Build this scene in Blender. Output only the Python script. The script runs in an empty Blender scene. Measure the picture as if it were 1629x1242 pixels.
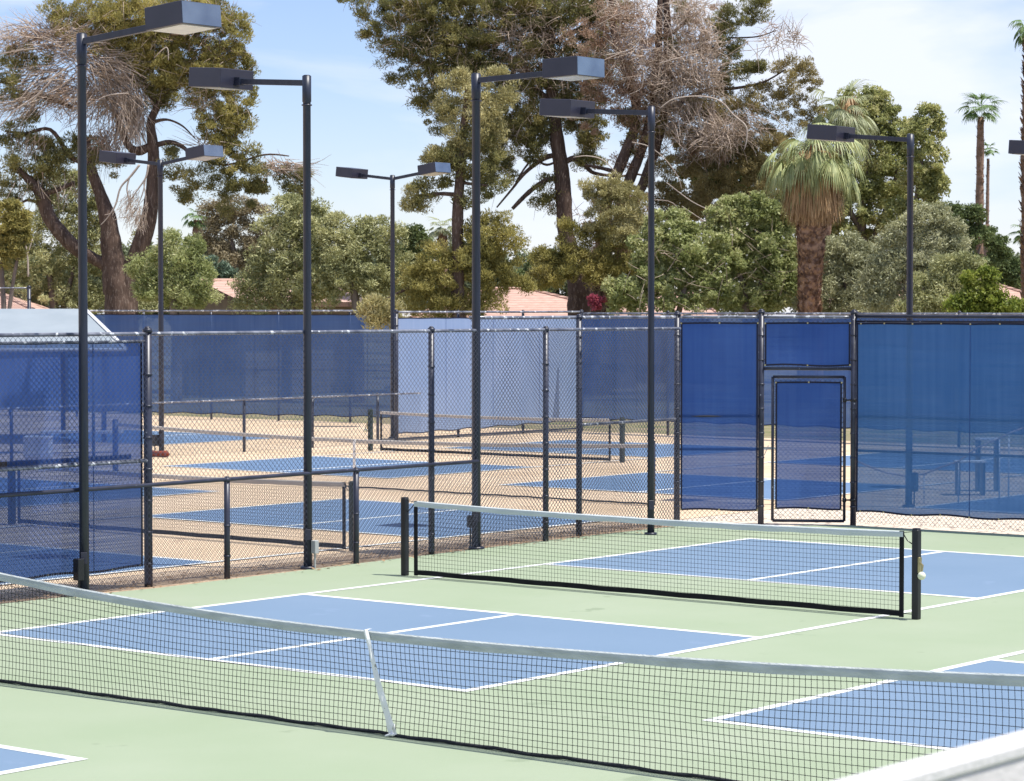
import bpy, math, random
import numpy as np
from mathutils import Vector, Matrix

random.seed(7)
RNG = np.random.default_rng(11)
S = bpy.context.scene
COL = S.collection
R = math.radians

# ------------------------------------------------------------------ camera
CX, CY, CZ = 13.633, -16.314, 3.159
YAW, PITCH, FPX = -0.678, -0.0314, 4098.3          # yaw clockwise from +Y
cam_d = bpy.data.cameras.new('camera')
cam = bpy.data.objects.new('camera', cam_d); COL.objects.link(cam)
cam.location = (CX, CY, CZ)
cam.rotation_euler = (math.pi / 2 + PITCH, 0, -YAW)
cam_d.sensor_width = 36.0
cam_d.lens = 36.0 * FPX / 1629.0
cam_d.clip_end = 2000
cam_d.dof.use_dof = True
cam_d.dof.focus_distance = 31.0
cam_d.dof.aperture_fstop = 10.0
S.camera = cam

_fw = Vector((math.sin(YAW) * math.cos(PITCH), math.cos(YAW) * math.cos(PITCH), math.sin(PITCH)))
_rt = Vector((math.cos(YAW), -math.sin(YAW), 0))
_up = _rt.cross(_fw)
FH = Vector((math.sin(YAW), math.cos(YAW), 0))      # horizontal view direction


def at(u, v, D):
    """survey point: photo direction (u, v) at real distance D metres"""
    return Vector((CX, CY, CZ)) + D * (_fw + _rt * ((u - 814.5) / FPX) + _up * ((621 - v) / FPX))


def gp(u, v, z=0.0):
    d = _fw + _rt * ((u - 814.5) / FPX) + _up * ((621 - v) / FPX)
    return Vector((CX, CY, CZ)) + d * ((z - CZ) / d.z)


def foot(u, D, z=0.0):
    p = at(u, 600, D); p.z = z
    return p


# ------------------------------------------------------------------ materials
MATS = {}


def nd(nt, t, **kw):
    n = nt.nodes.new(t)
    for k, v in kw.items():
        setattr(n, k, v)
    return n


def mat(name, c1, c2=None, rough=0.6, scale=4.0, detail=6.0, bump=0.0, bscale=None, spec=0.3, metal=0.0,
        lo=0.35, hi=0.65, stretch=None, c3=None, w3=0.68, s3=None):
    if name in MATS:
        return MATS[name]
    m = bpy.data.materials.new(name); m.use_nodes = True
    nt = m.node_tree; b = nt.nodes['Principled BSDF']
    b.inputs['Roughness'].default_value = rough
    b.inputs['Specular IOR Level'].default_value = spec
    b.inputs['Metallic'].default_value = metal
    tc = nd(nt, 'ShaderNodeTexCoord'); src = tc.outputs['Object']
    if stretch:
        mp = nd(nt, 'ShaderNodeMapping'); mp.inputs['Scale'].default_value = stretch
        nt.links.new(src, mp.inputs[0]); src = mp.outputs[0]
    if c2 is None:
        c2 = tuple(x * 0.85 for x in c1)
    n = nd(nt, 'ShaderNodeTexNoise'); n.inputs['Scale'].default_value = scale; n.inputs['Detail'].default_value = detail
    nt.links.new(src, n.inputs['Vector'])
    r = nd(nt, 'ShaderNodeValToRGB')
    r.color_ramp.elements[0].position = lo; r.color_ramp.elements[0].color = (*c1, 1)
    r.color_ramp.elements[1].position = hi; r.color_ramp.elements[1].color = (*c2, 1)
    nt.links.new(n.outputs['Fac'], r.inputs[0])
    out = r.outputs[0]
    if c3:
        n3 = nd(nt, 'ShaderNodeTexNoise'); n3.inputs['Scale'].default_value = s3 or scale * 6; n3.inputs['Detail'].default_value = 3
        nt.links.new(src, n3.inputs['Vector'])
        r3 = nd(nt, 'ShaderNodeValToRGB')
        r3.color_ramp.elements[0].position = w3; r3.color_ramp.elements[0].color = (0, 0, 0, 1)
        r3.color_ramp.elements[1].position = w3 + 0.03; r3.color_ramp.elements[1].color = (1, 1, 1, 1)
        nt.links.new(n3.outputs['Fac'], r3.inputs[0])
        mx = nd(nt, 'ShaderNodeMixRGB'); mx.inputs[2].default_value = (*c3, 1)
        nt.links.new(r3.outputs[0], mx.inputs[0]); nt.links.new(out, mx.inputs[1]); out = mx.outputs[0]
    nt.links.new(out, b.inputs['Base Color'])
    if bump:
        nb = nd(nt, 'ShaderNodeTexNoise'); nb.inputs['Scale'].default_value = bscale or scale * 8; nb.inputs['Detail'].default_value = 5
        nt.links.new(src, nb.inputs['Vector'])
        bp = nd(nt, 'ShaderNodeBump'); bp.inputs['Strength'].default_value = bump; bp.inputs['Distance'].default_value = 0.02
        nt.links.new(nb.outputs['Fac'], bp.inputs['Height']); nt.links.new(bp.outputs[0], b.inputs['Normal'])
    MATS[name] = m
    return m


def leaf_mat(name, cols, rough=0.55, transl=0.3, spec=0.3, nscale=0.9):
    """leaves: every leaf picks its own tone, clumps drift between tones"""
    if name in MATS:
        return MATS[name]
    m = bpy.data.materials.new(name); m.use_nodes = True
    nt = m.node_tree; b = nt.nodes['Principled BSDF']
    b.inputs['Roughness'].default_value = rough
    b.inputs['Specular IOR Level'].default_value = spec
    g = nd(nt, 'ShaderNodeNewGeometry'); tc = nd(nt, 'ShaderNodeTexCoord')
    n = nd(nt, 'ShaderNodeTexNoise'); n.inputs['Scale'].default_value = nscale; n.inputs['Detail'].default_value = 3
    nt.links.new(tc.outputs['Object'], n.inputs['Vector'])
    mr = nd(nt, 'ShaderNodeMapRange'); mr.inputs[1].default_value = 0.3; mr.inputs[2].default_value = 0.7
    nt.links.new(n.outputs['Fac'], mr.inputs[0])
    mm = nd(nt, 'ShaderNodeMath', operation='MULTIPLY_ADD'); mm.inputs[1].default_value = 0.45
    m2 = nd(nt, 'ShaderNodeMath', operation='MULTIPLY'); m2.inputs[1].default_value = 0.55
    nt.links.new(mr.outputs[0], m2.inputs[0])
    nt.links.new(g.outputs['Random Per Island'], mm.inputs[0]); nt.links.new(m2.outputs[0], mm.inputs[2])
    r = nd(nt, 'ShaderNodeValToRGB'); els = r.color_ramp.elements
    els[0].position = 0.0; els[0].color = (*cols[0], 1)
    els[1].position = 1.0; els[1].color = (*cols[-1], 1)
    for i, c in enumerate(cols[1:-1]):
        e = els.new((i + 1) / (len(cols) - 1)); e.color = (*c, 1)
    nt.links.new(mm.outputs[0], r.inputs[0]); nt.links.new(r.outputs[0], b.inputs['Base Color'])
    t = nd(nt, 'ShaderNodeBsdfTranslucent'); nt.links.new(r.outputs[0], t.inputs[0])
    mx = nd(nt, 'ShaderNodeMixShader'); mx.inputs[0].default_value = transl
    o = nt.nodes['Material Output']
    nt.links.new(b.outputs[0], mx.inputs[1]); nt.links.new(t.outputs[0], mx.inputs[2]); nt.links.new(mx.outputs[0], o.inputs[0])
    MATS[name] = m
    return m


def screen_mat(name, c1, c2, trans=0.28, transl=0.3, streak=0.15, stain=None, weave=60.0):
    """open-weave windscreen cloth: threads plus the share of open holes between them"""
    m = bpy.data.materials.new(name); m.use_nodes = True
    nt = m.node_tree; b = nt.nodes['Principled BSDF']
    b.inputs['Roughness'].default_value = 0.5; b.inputs['Specular IOR Level'].default_value = 0.25
    tc = nd(nt, 'ShaderNodeTexCoord')
    n = nd(nt, 'ShaderNodeTexNoise'); n.inputs['Scale'].default_value = 0.8; n.inputs['Detail'].default_value = 8
    nt.links.new(tc.outputs['Object'], n.inputs['Vector'])
    mp = nd(nt, 'ShaderNodeMapping'); mp.inputs['Scale'].default_value = (0.6, 0.6, weave)
    nt.links.new(tc.outputs['Object'], mp.inputs[0])
    n2 = nd(nt, 'ShaderNodeTexNoise'); n2.inputs['Scale'].default_value = 1.0; n2.inputs['Detail'].default_value = 3
    nt.links.new(mp.outputs[0], n2.inputs['Vector'])
    mp3 = nd(nt, 'ShaderNodeMapping'); mp3.inputs['Scale'].default_value = (14, 14, 0.5)
    nt.links.new(tc.outputs['Object'], mp3.inputs[0])
    n3 = nd(nt, 'ShaderNodeTexNoise'); n3.inputs['Scale'].default_value = 1.0; n3.inputs['Detail'].default_value = 2
    nt.links.new(mp3.outputs[0], n3.inputs['Vector'])
    a1 = nd(nt, 'ShaderNodeMath', operation='MULTIPLY_ADD'); a1.inputs[1].default_value = 0.45
    a0 = nd(nt, 'ShaderNodeMath', operation='MULTIPLY'); a0.inputs[1].default_value = 0.3
    a2 = nd(nt, 'ShaderNodeMath', operation='MULTIPLY_ADD'); a2.inputs[1].default_value = 0.25
    nt.links.new(n2.outputs['Fac'], a0.inputs[0])
    nt.links.new(n.outputs['Fac'], a1.inputs[0]); nt.links.new(a0.outputs[0], a1.inputs[2])
    nt.links.new(n3.outputs['Fac'], a2.inputs[0]); nt.links.new(a1.outputs[0], a2.inputs[2])
    r = nd(nt, 'ShaderNodeValToRGB')
    r.color_ramp.elements[0].position = 0.38; r.color_ramp.elements[0].color = (*c1, 1)
    r.color_ramp.elements[1].position = 0.62; r.color_ramp.elements[1].color = (*c2, 1)
    nt.links.new(a2.outputs[0], r.inputs[0]); nt.links.new(r.outputs[0], b.inputs['Base Color'])
    tl = nd(nt, 'ShaderNodeBsdfTranslucent'); nt.links.new(r.outputs[0], tl.inputs[0])
    tr = nd(nt, 'ShaderNodeBsdfTransparent'); tr.inputs[0].default_value = (0.62, 0.78, 1, 1)
    m1 = nd(nt, 'ShaderNodeMixShader'); m1.inputs[0].default_value = transl
    nt.links.new(b.outputs[0], m1.inputs[1]); nt.links.new(tl.outputs[0], m1.inputs[2])
    # hole share wanders a little along the weave
    mr = nd(nt, 'ShaderNodeMapRange'); mr.inputs[1].default_value = 0.35; mr.inputs[2].default_value = 0.65
    mr.inputs[3].default_value = max(0.0, trans - streak); mr.inputs[4].default_value = trans + streak
    nt.links.new(n2.outputs['Fac'], mr.inputs[0])
    m2 = nd(nt, 'ShaderNodeMixShader')
    nt.links.new(mr.outputs[0], m2.inputs[0]); nt.links.new(m1.outputs[0], m2.inputs[1]); nt.links.new(tr.outputs[0], m2.inputs[2])
    nt.links.new(m2.outputs[0], nt.nodes['Material Output'].inputs[0])
    return m


M_GREEN = mat('green_acrylic', (0.267, 0.326, 0.215), (0.309, 0.356, 0.254), rough=0.8, scale=0.45, detail=12, bump=0.15, bscale=90, spec=0.2, lo=0.3, hi=0.7, c3=(0.239, 0.288, 0.195), w3=0.67, s3=1.6)
M_BLUE = mat('blue_acrylic', (0.145, 0.216, 0.308), (0.166, 0.237, 0.333), rough=0.8, scale=0.4, detail=8, bump=0.15, bscale=90, spec=0.2, lo=0.3, hi=0.7, c3=(0.171, 0.242, 0.343), w3=0.66, s3=1.8)
M_TAN = mat('tan_acrylic', (0.554, 0.413, 0.270), (0.649, 0.497, 0.342), rough=0.85, scale=0.5, detail=12, bump=0.1, bscale=80, spec=0.2, c3=(0.475, 0.350, 0.238), w3=0.62, s3=2.2)
M_TBLUE = mat('far_blue_acrylic', (0.114, 0.188, 0.305), (0.133, 0.208, 0.332), rough=0.8, scale=0.4, spec=0.2)
M_LINE = mat('line_paint', (0.756, 0.765, 0.756), (0.630, 0.657, 0.639), rough=0.7, scale=3.5, spec=0.2, c3=(0.495, 0.540, 0.468), w3=0.66, s3=26)
M_EARTH = mat('dry_ground', (0.240, 0.184, 0.120), (0.176, 0.160, 0.080), rough=0.95, scale=0.3, bump=0.4, bscale=6)
M_GRASS = mat('lawn', (0.154, 0.160, 0.067), (0.288, 0.224, 0.144), rough=0.95, scale=0.8, bump=0.5, bscale=20)
M_DIRT = mat('leaf_littered_dirt', (0.320, 0.224, 0.144), (0.464, 0.344, 0.232), rough=0.95, scale=6, bump=0.6, bscale=25, c3=(0.112, 0.072, 0.048), w3=0.60, s3=22)
M_GRAVEL = mat('pale_gravel', (0.656, 0.560, 0.448), (0.528, 0.440, 0.352), rough=0.95, scale=9, bump=0.9, bscale=16, c3=(0.128, 0.096, 0.088), w3=0.60, s3=9)
M_POLE = mat('navy_steel_paint', (0.014, 0.018, 0.034), (0.022, 0.027, 0.048), rough=0.42, scale=3, spec=0.5, stretch=(8, 8, 1))
M_HEAD = mat('lamp_housing_paint', (0.024, 0.024, 0.042), (0.034, 0.034, 0.056), rough=0.35, scale=2, spec=0.5)
M_HEADEND = mat('lamp_housing_end', (0.20, 0.23, 0.28), (0.30, 0.34, 0.38), rough=0.16, scale=2, spec=0.8, metal=0.85)
M_LENS = mat('lamp_lens', (0.62, 0.60, 0.54), (0.5, 0.5, 0.46), rough=0.2, scale=6, spec=0.6)
M_POST = mat('black_fence_paint', (0.016, 0.018, 0.034), (0.032, 0.036, 0.06), rough=0.4, scale=5, spec=0.5, c3=(0.28, 0.29, 0.33), w3=0.70, s3=16)
M_RAIL = mat('chipped_rail_sun_gleam', (0.06, 0.065, 0.09), (0.22, 0.23, 0.27), rough=0.3, scale=5, spec=0.8, c3=(0.55, 0.56, 0.58), w3=0.60, s3=11)  # white chips are wear; the grey base is lightened to paint in sun gleam
M_WIRE = mat('vinyl_chain_wire', (0.045, 0.052, 0.085), (0.06, 0.07, 0.105), rough=0.35, scale=6, spec=0.5)
M_HEM = mat('windscreen_hem', (0.008, 0.010, 0.03), (0.015, 0.017, 0.04), rough=0.7, scale=6)
M_SEAM = mat('seam_stitching', (0.03, 0.08, 0.24), (0.05, 0.11, 0.30), rough=0.7, scale=6)
M_BRASS = mat('grommet_brass', (0.55, 0.47, 0.25), (0.4, 0.33, 0.17), rough=0.35, metal=0.8)
M_BLACK = mat('black_steel', (0.006, 0.006, 0.008), (0.012, 0.012, 0.016), rough=0.4, spec=0.5)
M_CORD = mat('net_cord', (0.016, 0.018, 0.022), (0.028, 0.03, 0.035), rough=0.8, scale=20)
M_BLKTAPE = mat('black_net_binding', (0.006, 0.006, 0.008), (0.012, 0.012, 0.014), rough=0.75, scale=8)
M_BAND = mat('white_net_tape', (0.607, 0.644, 0.635), (0.515, 0.561, 0.552), rough=0.8, scale=3, bump=0.3, bscale=30, stretch=(1, 1, 5))
M_OLDBAND = mat('weathered_net_tape', (0.526, 0.560, 0.549), (0.370, 0.403, 0.392), rough=0.85, scale=3.5, bump=0.5, bscale=25, stretch=(1, 1, 5), lo=0.35, hi=0.7)
M_TANBAND = mat('sun_greyed_net_tape', (0.546, 0.502, 0.440), (0.440, 0.405, 0.370), rough=0.85, scale=5)
M_STRAP = mat('scuffed_white_strap', (0.84, 0.84, 0.83), (0.74, 0.74, 0.73), rough=0.8, scale=6, c3=(0.30, 0.29, 0.27), w3=0.65, s3=18)
M_GREENPOST = mat('dark_green_steel', (0.018, 0.030, 0.026), (0.03, 0.045, 0.038), rough=0.45, scale=4)
M_KNOB = mat('cream_plastic', (0.80, 0.80, 0.60), (0.72, 0.72, 0.52), rough=0.4)
M_RUST = mat('rust_red_canvas', (0.26, 0.06, 0.035), (0.18, 0.045, 0.03), rough=0.85, scale=12)
M_GREYBOX = mat('grey_conduit_box', (0.42, 0.43, 0.42), (0.34, 0.35, 0.35), rough=0.6)
M_STUCCO = mat('white_stucco', (0.62, 0.60, 0.60), (0.56, 0.54, 0.54), rough=0.8, scale=3, bump=0.2, bscale=60)
M_ROOFMETAL = mat('pale_metal_roof', (0.272, 0.312, 0.336), (0.304, 0.344, 0.368), rough=0.45, scale=1.2, spec=0.4)
M_WHITE = mat('white_trim', (0.78, 0.78, 0.78), (0.7, 0.7, 0.7), rough=0.6)
M_WALL = mat('tan_stucco_wall', (0.272, 0.216, 0.152), (0.224, 0.176, 0.128), rough=0.9, scale=2)
M_FASCIA = mat('brown_fascia', (0.160, 0.088, 0.064), (0.120, 0.072, 0.056), rough=0.8)
M_BARK = mat('pine_bark', (0.130, 0.086, 0.065), (0.068, 0.044, 0.034), rough=0.95, scale=2.2, bump=1.0, bscale=9, stretch=(3, 3, 0.8), c3=(0.176, 0.130, 0.104), w3=0.58, s3=6)
M_GREYBARK = mat('grey_bark', (0.240, 0.192, 0.160), (0.144, 0.112, 0.092), rough=0.95, scale=2.0, bump=0.9, bscale=8, stretch=(3, 3, 0.7))
M_PALMBARK = mat('cross_hatched_palm_trunk', (0.414, 0.253, 0.168), (0.149, 0.083, 0.058), rough=0.95, scale=5, bump=1.0, bscale=9, lo=0.42, hi=0.58)
M_TALLBARK = mat('tall_palm_trunk', (0.31, 0.20, 0.145), (0.20, 0.13, 0.09), rough=0.95, scale=3, bump=0.8, bscale=8, stretch=(1, 1, 3))
M_DEADWOOD = mat('bleached_dead_wood', (0.52, 0.44, 0.37), (0.40, 0.32, 0.27), rough=0.9, scale=3)


def tile_mat():
    m = bpy.data.materials.new('pink_roof_tile'); m.use_nodes = True
    nt = m.node_tree; b = nt.nodes['Principled BSDF']; b.inputs['Roughness'].default_value = 0.85
    tc = nd(nt, 'ShaderNodeTexCoord')
    w = nd(nt, 'ShaderNodeTexWave', wave_type='BANDS', bands_direction='Z'); w.inputs['Scale'].default_value = 3.2
    w.inputs['Distortion'].default_value = 1.5; w.inputs['Detail'].default_value = 2
    n = nd(nt, 'ShaderNodeTexNoise'); n.inputs['Scale'].default_value = 3.0; n.inputs['Detail'].default_value = 6
    nt.links.new(tc.outputs['Object'], w.inputs['Vector']); nt.links.new(tc.outputs['Object'], n.inputs['Vector'])
    r = nd(nt, 'ShaderNodeValToRGB'); r.color_ramp.elements[0].position = 0.3; r.color_ramp.elements[0].color = (0.50, 0.30, 0.235, 1)
    r.color_ramp.elements[1].position = 0.7; r.color_ramp.elements[1].color = (0.60, 0.40, 0.32, 1)
    nt.links.new(n.outputs['Fac'], r.inputs[0])
    mx = nd(nt, 'ShaderNodeMixRGB', blend_type='MULTIPLY'); mx.inputs[0].default_value = 0.25
    nt.links.new(r.outputs[0], mx.inputs[1]); nt.links.new(w.outputs[0], mx.inputs[2]); nt.links.new(mx.outputs[0], b.inputs['Base Color'])
    bp = nd(nt, 'ShaderNodeBump'); bp.inputs['Strength'].default_value = 0.6; bp.inputs['Distance'].default_value = 0.05
    nt.links.new(w.outputs[1], bp.inputs['Height']); nt.links.new(bp.outputs[0], b.inputs['Normal'])
    return m


M_TILE = tile_mat()

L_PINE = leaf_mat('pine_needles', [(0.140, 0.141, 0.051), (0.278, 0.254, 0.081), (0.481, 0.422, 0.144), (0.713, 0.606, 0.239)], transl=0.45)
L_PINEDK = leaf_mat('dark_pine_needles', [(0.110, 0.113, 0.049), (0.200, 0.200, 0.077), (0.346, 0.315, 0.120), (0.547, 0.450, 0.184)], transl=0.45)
L_PINEYL = leaf_mat('yellowing_pine_needles', [(0.202, 0.190, 0.078), (0.370, 0.336, 0.146), (0.560, 0.504, 0.246), (0.694, 0.627, 0.358)], transl=0.25)
L_PINEBR = leaf_mat('browning_pine_needles', [(0.216, 0.140, 0.095), (0.392, 0.260, 0.177), (0.582, 0.418, 0.304), (0.658, 0.531, 0.405)], transl=0.45)
L_PINEOL = leaf_mat('olive_pine_needles', [(0.179, 0.154, 0.072), (0.359, 0.295, 0.130), (0.583, 0.477, 0.234)], transl=0.45)
L_OLIVE = leaf_mat('olive_leaves', [(0.155, 0.171, 0.071), (0.309, 0.321, 0.142), (0.525, 0.513, 0.250), (0.741, 0.699, 0.392)], transl=0.25, spec=0.45)
L_SILVER = leaf_mat('silver_leaves', [(0.224, 0.238, 0.133), (0.420, 0.421, 0.245), (0.672, 0.646, 0.405)], transl=0.25, spec=0.45)
L_EUC = leaf_mat('eucalyptus_leaves', [(0.139, 0.162, 0.057), (0.296, 0.324, 0.114), (0.528, 0.527, 0.228), (0.745, 0.675, 0.353)], transl=0.45)
L_BUSH = leaf_mat('oleander_leaves', [(0.139, 0.166, 0.063), (0.294, 0.337, 0.126), (0.524, 0.542, 0.253), (0.771, 0.714, 0.435)], transl=0.45)
L_CITRUS = leaf_mat('citrus_leaves', [(0.054, 0.083, 0.014), (0.144, 0.198, 0.03), (0.312, 0.352, 0.066), (0.432, 0.44, 0.12)], transl=0.45)
L_DARKGR = leaf_mat('dark_green_leaves', [(0.068, 0.103, 0.037), (0.158, 0.205, 0.075), (0.315, 0.353, 0.142)], transl=0.25)
L_WOOD = leaf_mat('distant_wood_leaves', [(0.12, 0.14, 0.075), (0.21, 0.24, 0.13), (0.33, 0.35, 0.21)], transl=0.25, nscale=0.4)
L_TWIG = leaf_mat('dead_twigs', [(0.302, 0.226, 0.173), (0.470, 0.369, 0.289), (0.672, 0.550, 0.452)], transl=0.0)
L_TWIGBR = leaf_mat('reddish_dead_twigs', [(0.22, 0.14, 0.1), (0.38, 0.26, 0.195), (0.52, 0.4, 0.31)], transl=0.0)
L_FLOWER = leaf_mat('white_blossom', [(0.75, 0.75, 0.68), (0.85, 0.84, 0.8)], transl=0.45)
L_PINKFL = leaf_mat('crimson_blossom', [(0.35, 0.08, 0.12), (0.55, 0.14, 0.2)], transl=0.45)
L_FROND = leaf_mat('palm_fronds', [(0.183, 0.227, 0.102), (0.366, 0.410, 0.178), (0.671, 0.659, 0.315)], transl=0.25, spec=0.5, nscale=3.0)
L_FRONDY = leaf_mat('upper_palm_fronds', [(0.22, 0.26, 0.14), (0.38, 0.41, 0.22), (0.55, 0.56, 0.34)], transl=0.3, spec=0.5)
L_FRONDFAR = leaf_mat('far_palm_fronds', [(0.09, 0.15, 0.05), (0.16, 0.25, 0.08), (0.26, 0.36, 0.13)], transl=0.25)
L_SKIRT = leaf_mat('dead_palm_skirt', [(0.276, 0.151, 0.075), (0.494, 0.314, 0.160), (0.690, 0.482, 0.270)], transl=0.15, nscale=2.5)


# ------------------------------------------------------------------ mesh builder
def link(o, parent=None):
    COL.objects.link(o)
    if parent is not None:
        o.parent = parent
        o.matrix_parent_inverse = Matrix.Identity(4)
    return o


def tag(o, label=None, cat=None, group=None, kind=None):
    if label: o['label'] = label
    if cat: o['category'] = cat
    if group: o['group'] = group
    if kind: o['kind'] = kind
    return o


def empty(name, loc, label=None, cat=None, group=None, rz=0.0):
    o = bpy.data.objects.new(name, None); COL.objects.link(o)
    o.location = loc; o.rotation_euler = (0, 0, rz); o.empty_display_size = 0.2
    bpy.context.view_layer.update() if False else None
    return tag(o, label, cat, group)


class MB:
    """collects vertices in WORLD coordinates; build() stores them relative to origin"""
    def __init__(s):
        s.v = []; s.f = []

    def quad(s, a, b, c, d):
        n = len(s.v); s.v += [tuple(a), tuple(b), tuple(c), tuple(d)]; s.f.append((n, n + 1, n + 2, n + 3)); return s

    def poly(s, pts):
        n = len(s.v); s.v += [tuple(p) for p in pts]; s.f.append(tuple(range(n, n + len(pts)))); return s

    def box(s, c, size, ax=(1, 0, 0), up=(0, 0, 1), bev=0.0):
        ax = Vector(ax).normalized(); up = Vector(up).normalized(); ay = up.cross(ax).normalized(); up = ax.cross(ay)
        c = Vector(c); hx, hy, hz = size[0] / 2, size[1] / 2, size[2] / 2
        if bev <= 0:
            n = len(s.v)
            for sx, sy, sz in ((-1, -1, -1), (1, -1, -1), (1, 1, -1), (-1, 1, -1), (-1, -1, 1), (1, -1, 1), (1, 1, 1), (-1, 1, 1)):
                s.v.append(tuple(c + ax * sx * hx + ay * sy * hy + up * sz * hz))
            for f in ((0, 3, 2, 1), (4, 5, 6, 7), (0, 1, 5, 4), (1, 2, 6, 5), (2, 3, 7, 6), (3, 0, 4, 7)):
                s.f.append(tuple(n + i for i in f))
        else:
            # chamfered box: rings along up
            prof = [(-hz, bev), (-hz + bev, 0), (hz - bev, 0), (hz, bev)]
            rings = []
            for z, ins in prof:
                a, b = hx - ins, hy - ins
                k = max(bev - ins, 0.0001)
                pts = [(a - k, -b), (a, -b + k), (a, b - k), (a - k, b), (-a + k, b), (-a, b - k), (-a, -b + k), (-a + k, -b)]
                n = len(s.v)
                for x, y in pts:
                    s.v.append(tuple(c + ax * x + ay * y + up * z))
                rings.append(n)
            for r0, r1 in zip(rings, rings[1:]):
                for i in range(8):
                    j = (i + 1) % 8; s.f.append((r0 + i, r0 + j, r1 + j, r1 + i))
            s.f.append(tuple(rings[0] + i for i in reversed(range(8)))); s.f.append(tuple(rings[-1] + i for i in range(8)))
        return s

    def tube(s, pts, rad, n=8, cap=True, phase=0.0):
        pts = [Vector(p) for p in pts]
        if not hasattr(rad, '__len__'): rad = [rad] * len(pts)
        prev = None; base = len(s.v)
        t = (pts[1] - pts[0]).normalized()
        a = t.orthogonal().normalized()
        for i, p in enumerate(pts):
            if i == 0: t = (pts[1] - pts[0])
            elif i == len(pts) - 1: t = (pts[-1] - pts[-2])
            else: t = (pts[i + 1] - pts[i - 1])
            t.normalize()
            a = (a - t * a.dot(t))
            if a.length < 1e-6: a = t.orthogonal()
            a.normalize(); b = t.cross(a)
            for k in range(n):
                an = 2 * math.pi * k / n + phase
                s.v.append(tuple(p + (a * math.cos(an) + b * math.sin(an)) * rad[i]))
        for i in range(len(pts) - 1):
            for k in range(n):
                k2 = (k + 1) % n
                s.f.append((base + i * n + k, base + i * n + k2, base + (i + 1) * n + k2, base + (i + 1) * n + k))
        if cap:
            s.f.append(tuple(base + k for k in reversed(range(n))))
            m = base + (len(pts) - 1) * n
            s.f.append(tuple(m + k for k in range(n)))
        return s

    def ball(s, c, r, n=10, sz=1.0):
        c = Vector(c); base = len(s.v); rows = n // 2
        for i in range(rows + 1):
            th = math.pi * i / rows
            for k in range(n):
                ph = 2 * math.pi * k / n
                s.v.append((c.x + r * math.sin(th) * math.cos(ph), c.y + r * math.sin(th) * math.sin(ph), c.z + r * sz * math.cos(th)))
        for i in range(rows):
            for k in range(n):
                k2 = (k + 1) % n
                s.f.append((base + i * n + k, base + (i + 1) * n + k, base + (i + 1) * n + k2, base + i * n + k2))
        return s

    def build(s, name, m, parent=None, smooth=False):
        me = bpy.data.meshes.new(name)
        off = Vector((0, 0, 0)); rz = 0.0
        vs = s.v
        if parent is not None:
            root = parent; loc = Vector(root.location)
            while root.parent is not None:
                root = root.parent; loc = loc + Vector(root.location)
            vs = [(x - loc.x, y - loc.y, z - loc.z) for x, y, z in s.v]
        me.from_pydata(vs, [], s.f); me.update()
        if smooth:
            me.polygons.foreach_set('use_smooth', [True] * len(me.polygons))
        if m is not None: me.materials.append(m)
        o = bpy.data.objects.new(name, me)
        return link(o, parent)


def np_mesh(name, V, F, m, parent):
    """V (n,3) world, F (k,c) all faces with c corners"""
    loc = np.array(parent.location) if parent is not None else np.zeros(3)
    V = V - loc
    me = bpy.data.meshes.new(name)
    me.vertices.add(len(V)); me.vertices.foreach_set('co', V.astype(np.float32).ravel())
    k, c = F.shape
    me.loops.add(k * c); me.loops.foreach_set('vertex_index', F.astype(np.int32).ravel())
    me.polygons.add(k); me.polygons.foreach_set('loop_start', np.arange(0, k * c, c, dtype=np.int32))
    me.polygons.foreach_set('loop_total', np.full(k, c, dtype=np.int32))
    me.update(calc_edges=True)
    me.materials.append(m)
    return link(bpy.data.objects.new(name, me), parent)


def sheet(name, pts, z, m, kind='structure', thick=0.0):
    b = MB()
    b.poly([(p[0], p[1], z) for p in pts])
    o = b.build(name, m)
    return tag(o, kind=kind)


def rect(x0, x1, y0, y1):
    return [(x0, y0), (x1, y0), (x1, y1), (x0, y1)]


# ------------------------------------------------------------------ sky and sun
SUN = Vector((0.37, 0.165, 1.0)).normalized()
w = bpy.data.worlds.new('World'); S.world = w; w.use_nodes = True
nt = w.node_tree; bg = nt.nodes['Background']
sky = nd(nt, 'ShaderNodeTexSky', sky_type='NISHITA'); sky.sun_disc = False
sky.sun_elevation = math.asin(SUN.z); sky.sun_rotation = math.atan2(SUN.x, SUN.y)
sky.altitude = 200; sky.air_density = 1.0; sky.dust_density = 0.1; sky.ozone_density = 3.5
tc = nd(nt, 'ShaderNodeTexCoord')
mp = nd(nt, 'ShaderNodeMapping'); mp.inputs['Scale'].default_value = (1.0, 1.0, 3.2); mp.inputs['Rotation'].default_value = (0.1, 0.05, 0.35)
mp.inputs['Location'].default_value = (0.13, 0.05, 0.0)
nt.links.new(tc.outputs['Generated'], mp.inputs[0])
cn = nd(nt, 'ShaderNodeTexNoise'); cn.inputs['Scale'].default_value = 5.5; cn.inputs['Detail'].default_value = 6; cn.inputs['Roughness'].default_value = 0.5
cn.inputs['Distortion'].default_value = 0.3
nt.links.new(mp.outputs[0], cn.inputs['Vector'])
cr = nd(nt, 'ShaderNodeValToRGB'); cr.color_ramp.elements[0].position = 0.45; cr.color_ramp.elements[0].color = (0, 0, 0, 1)
cr.color_ramp.elements[1].position = 0.63; cr.color_ramp.elements[1].color = (0.9, 0.9, 0.9, 1)
nt.links.new(cn.outputs['Fac'], cr.inputs[0])
tint = nd(nt, 'ShaderNodeMixRGB', blend_type='MULTIPLY'); tint.inputs[0].default_value = 1.0; tint.inputs[2].default_value = (0.93, 0.885, 1.03, 1)
nt.links.new(sky.outputs[0], tint.inputs[1])
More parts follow.
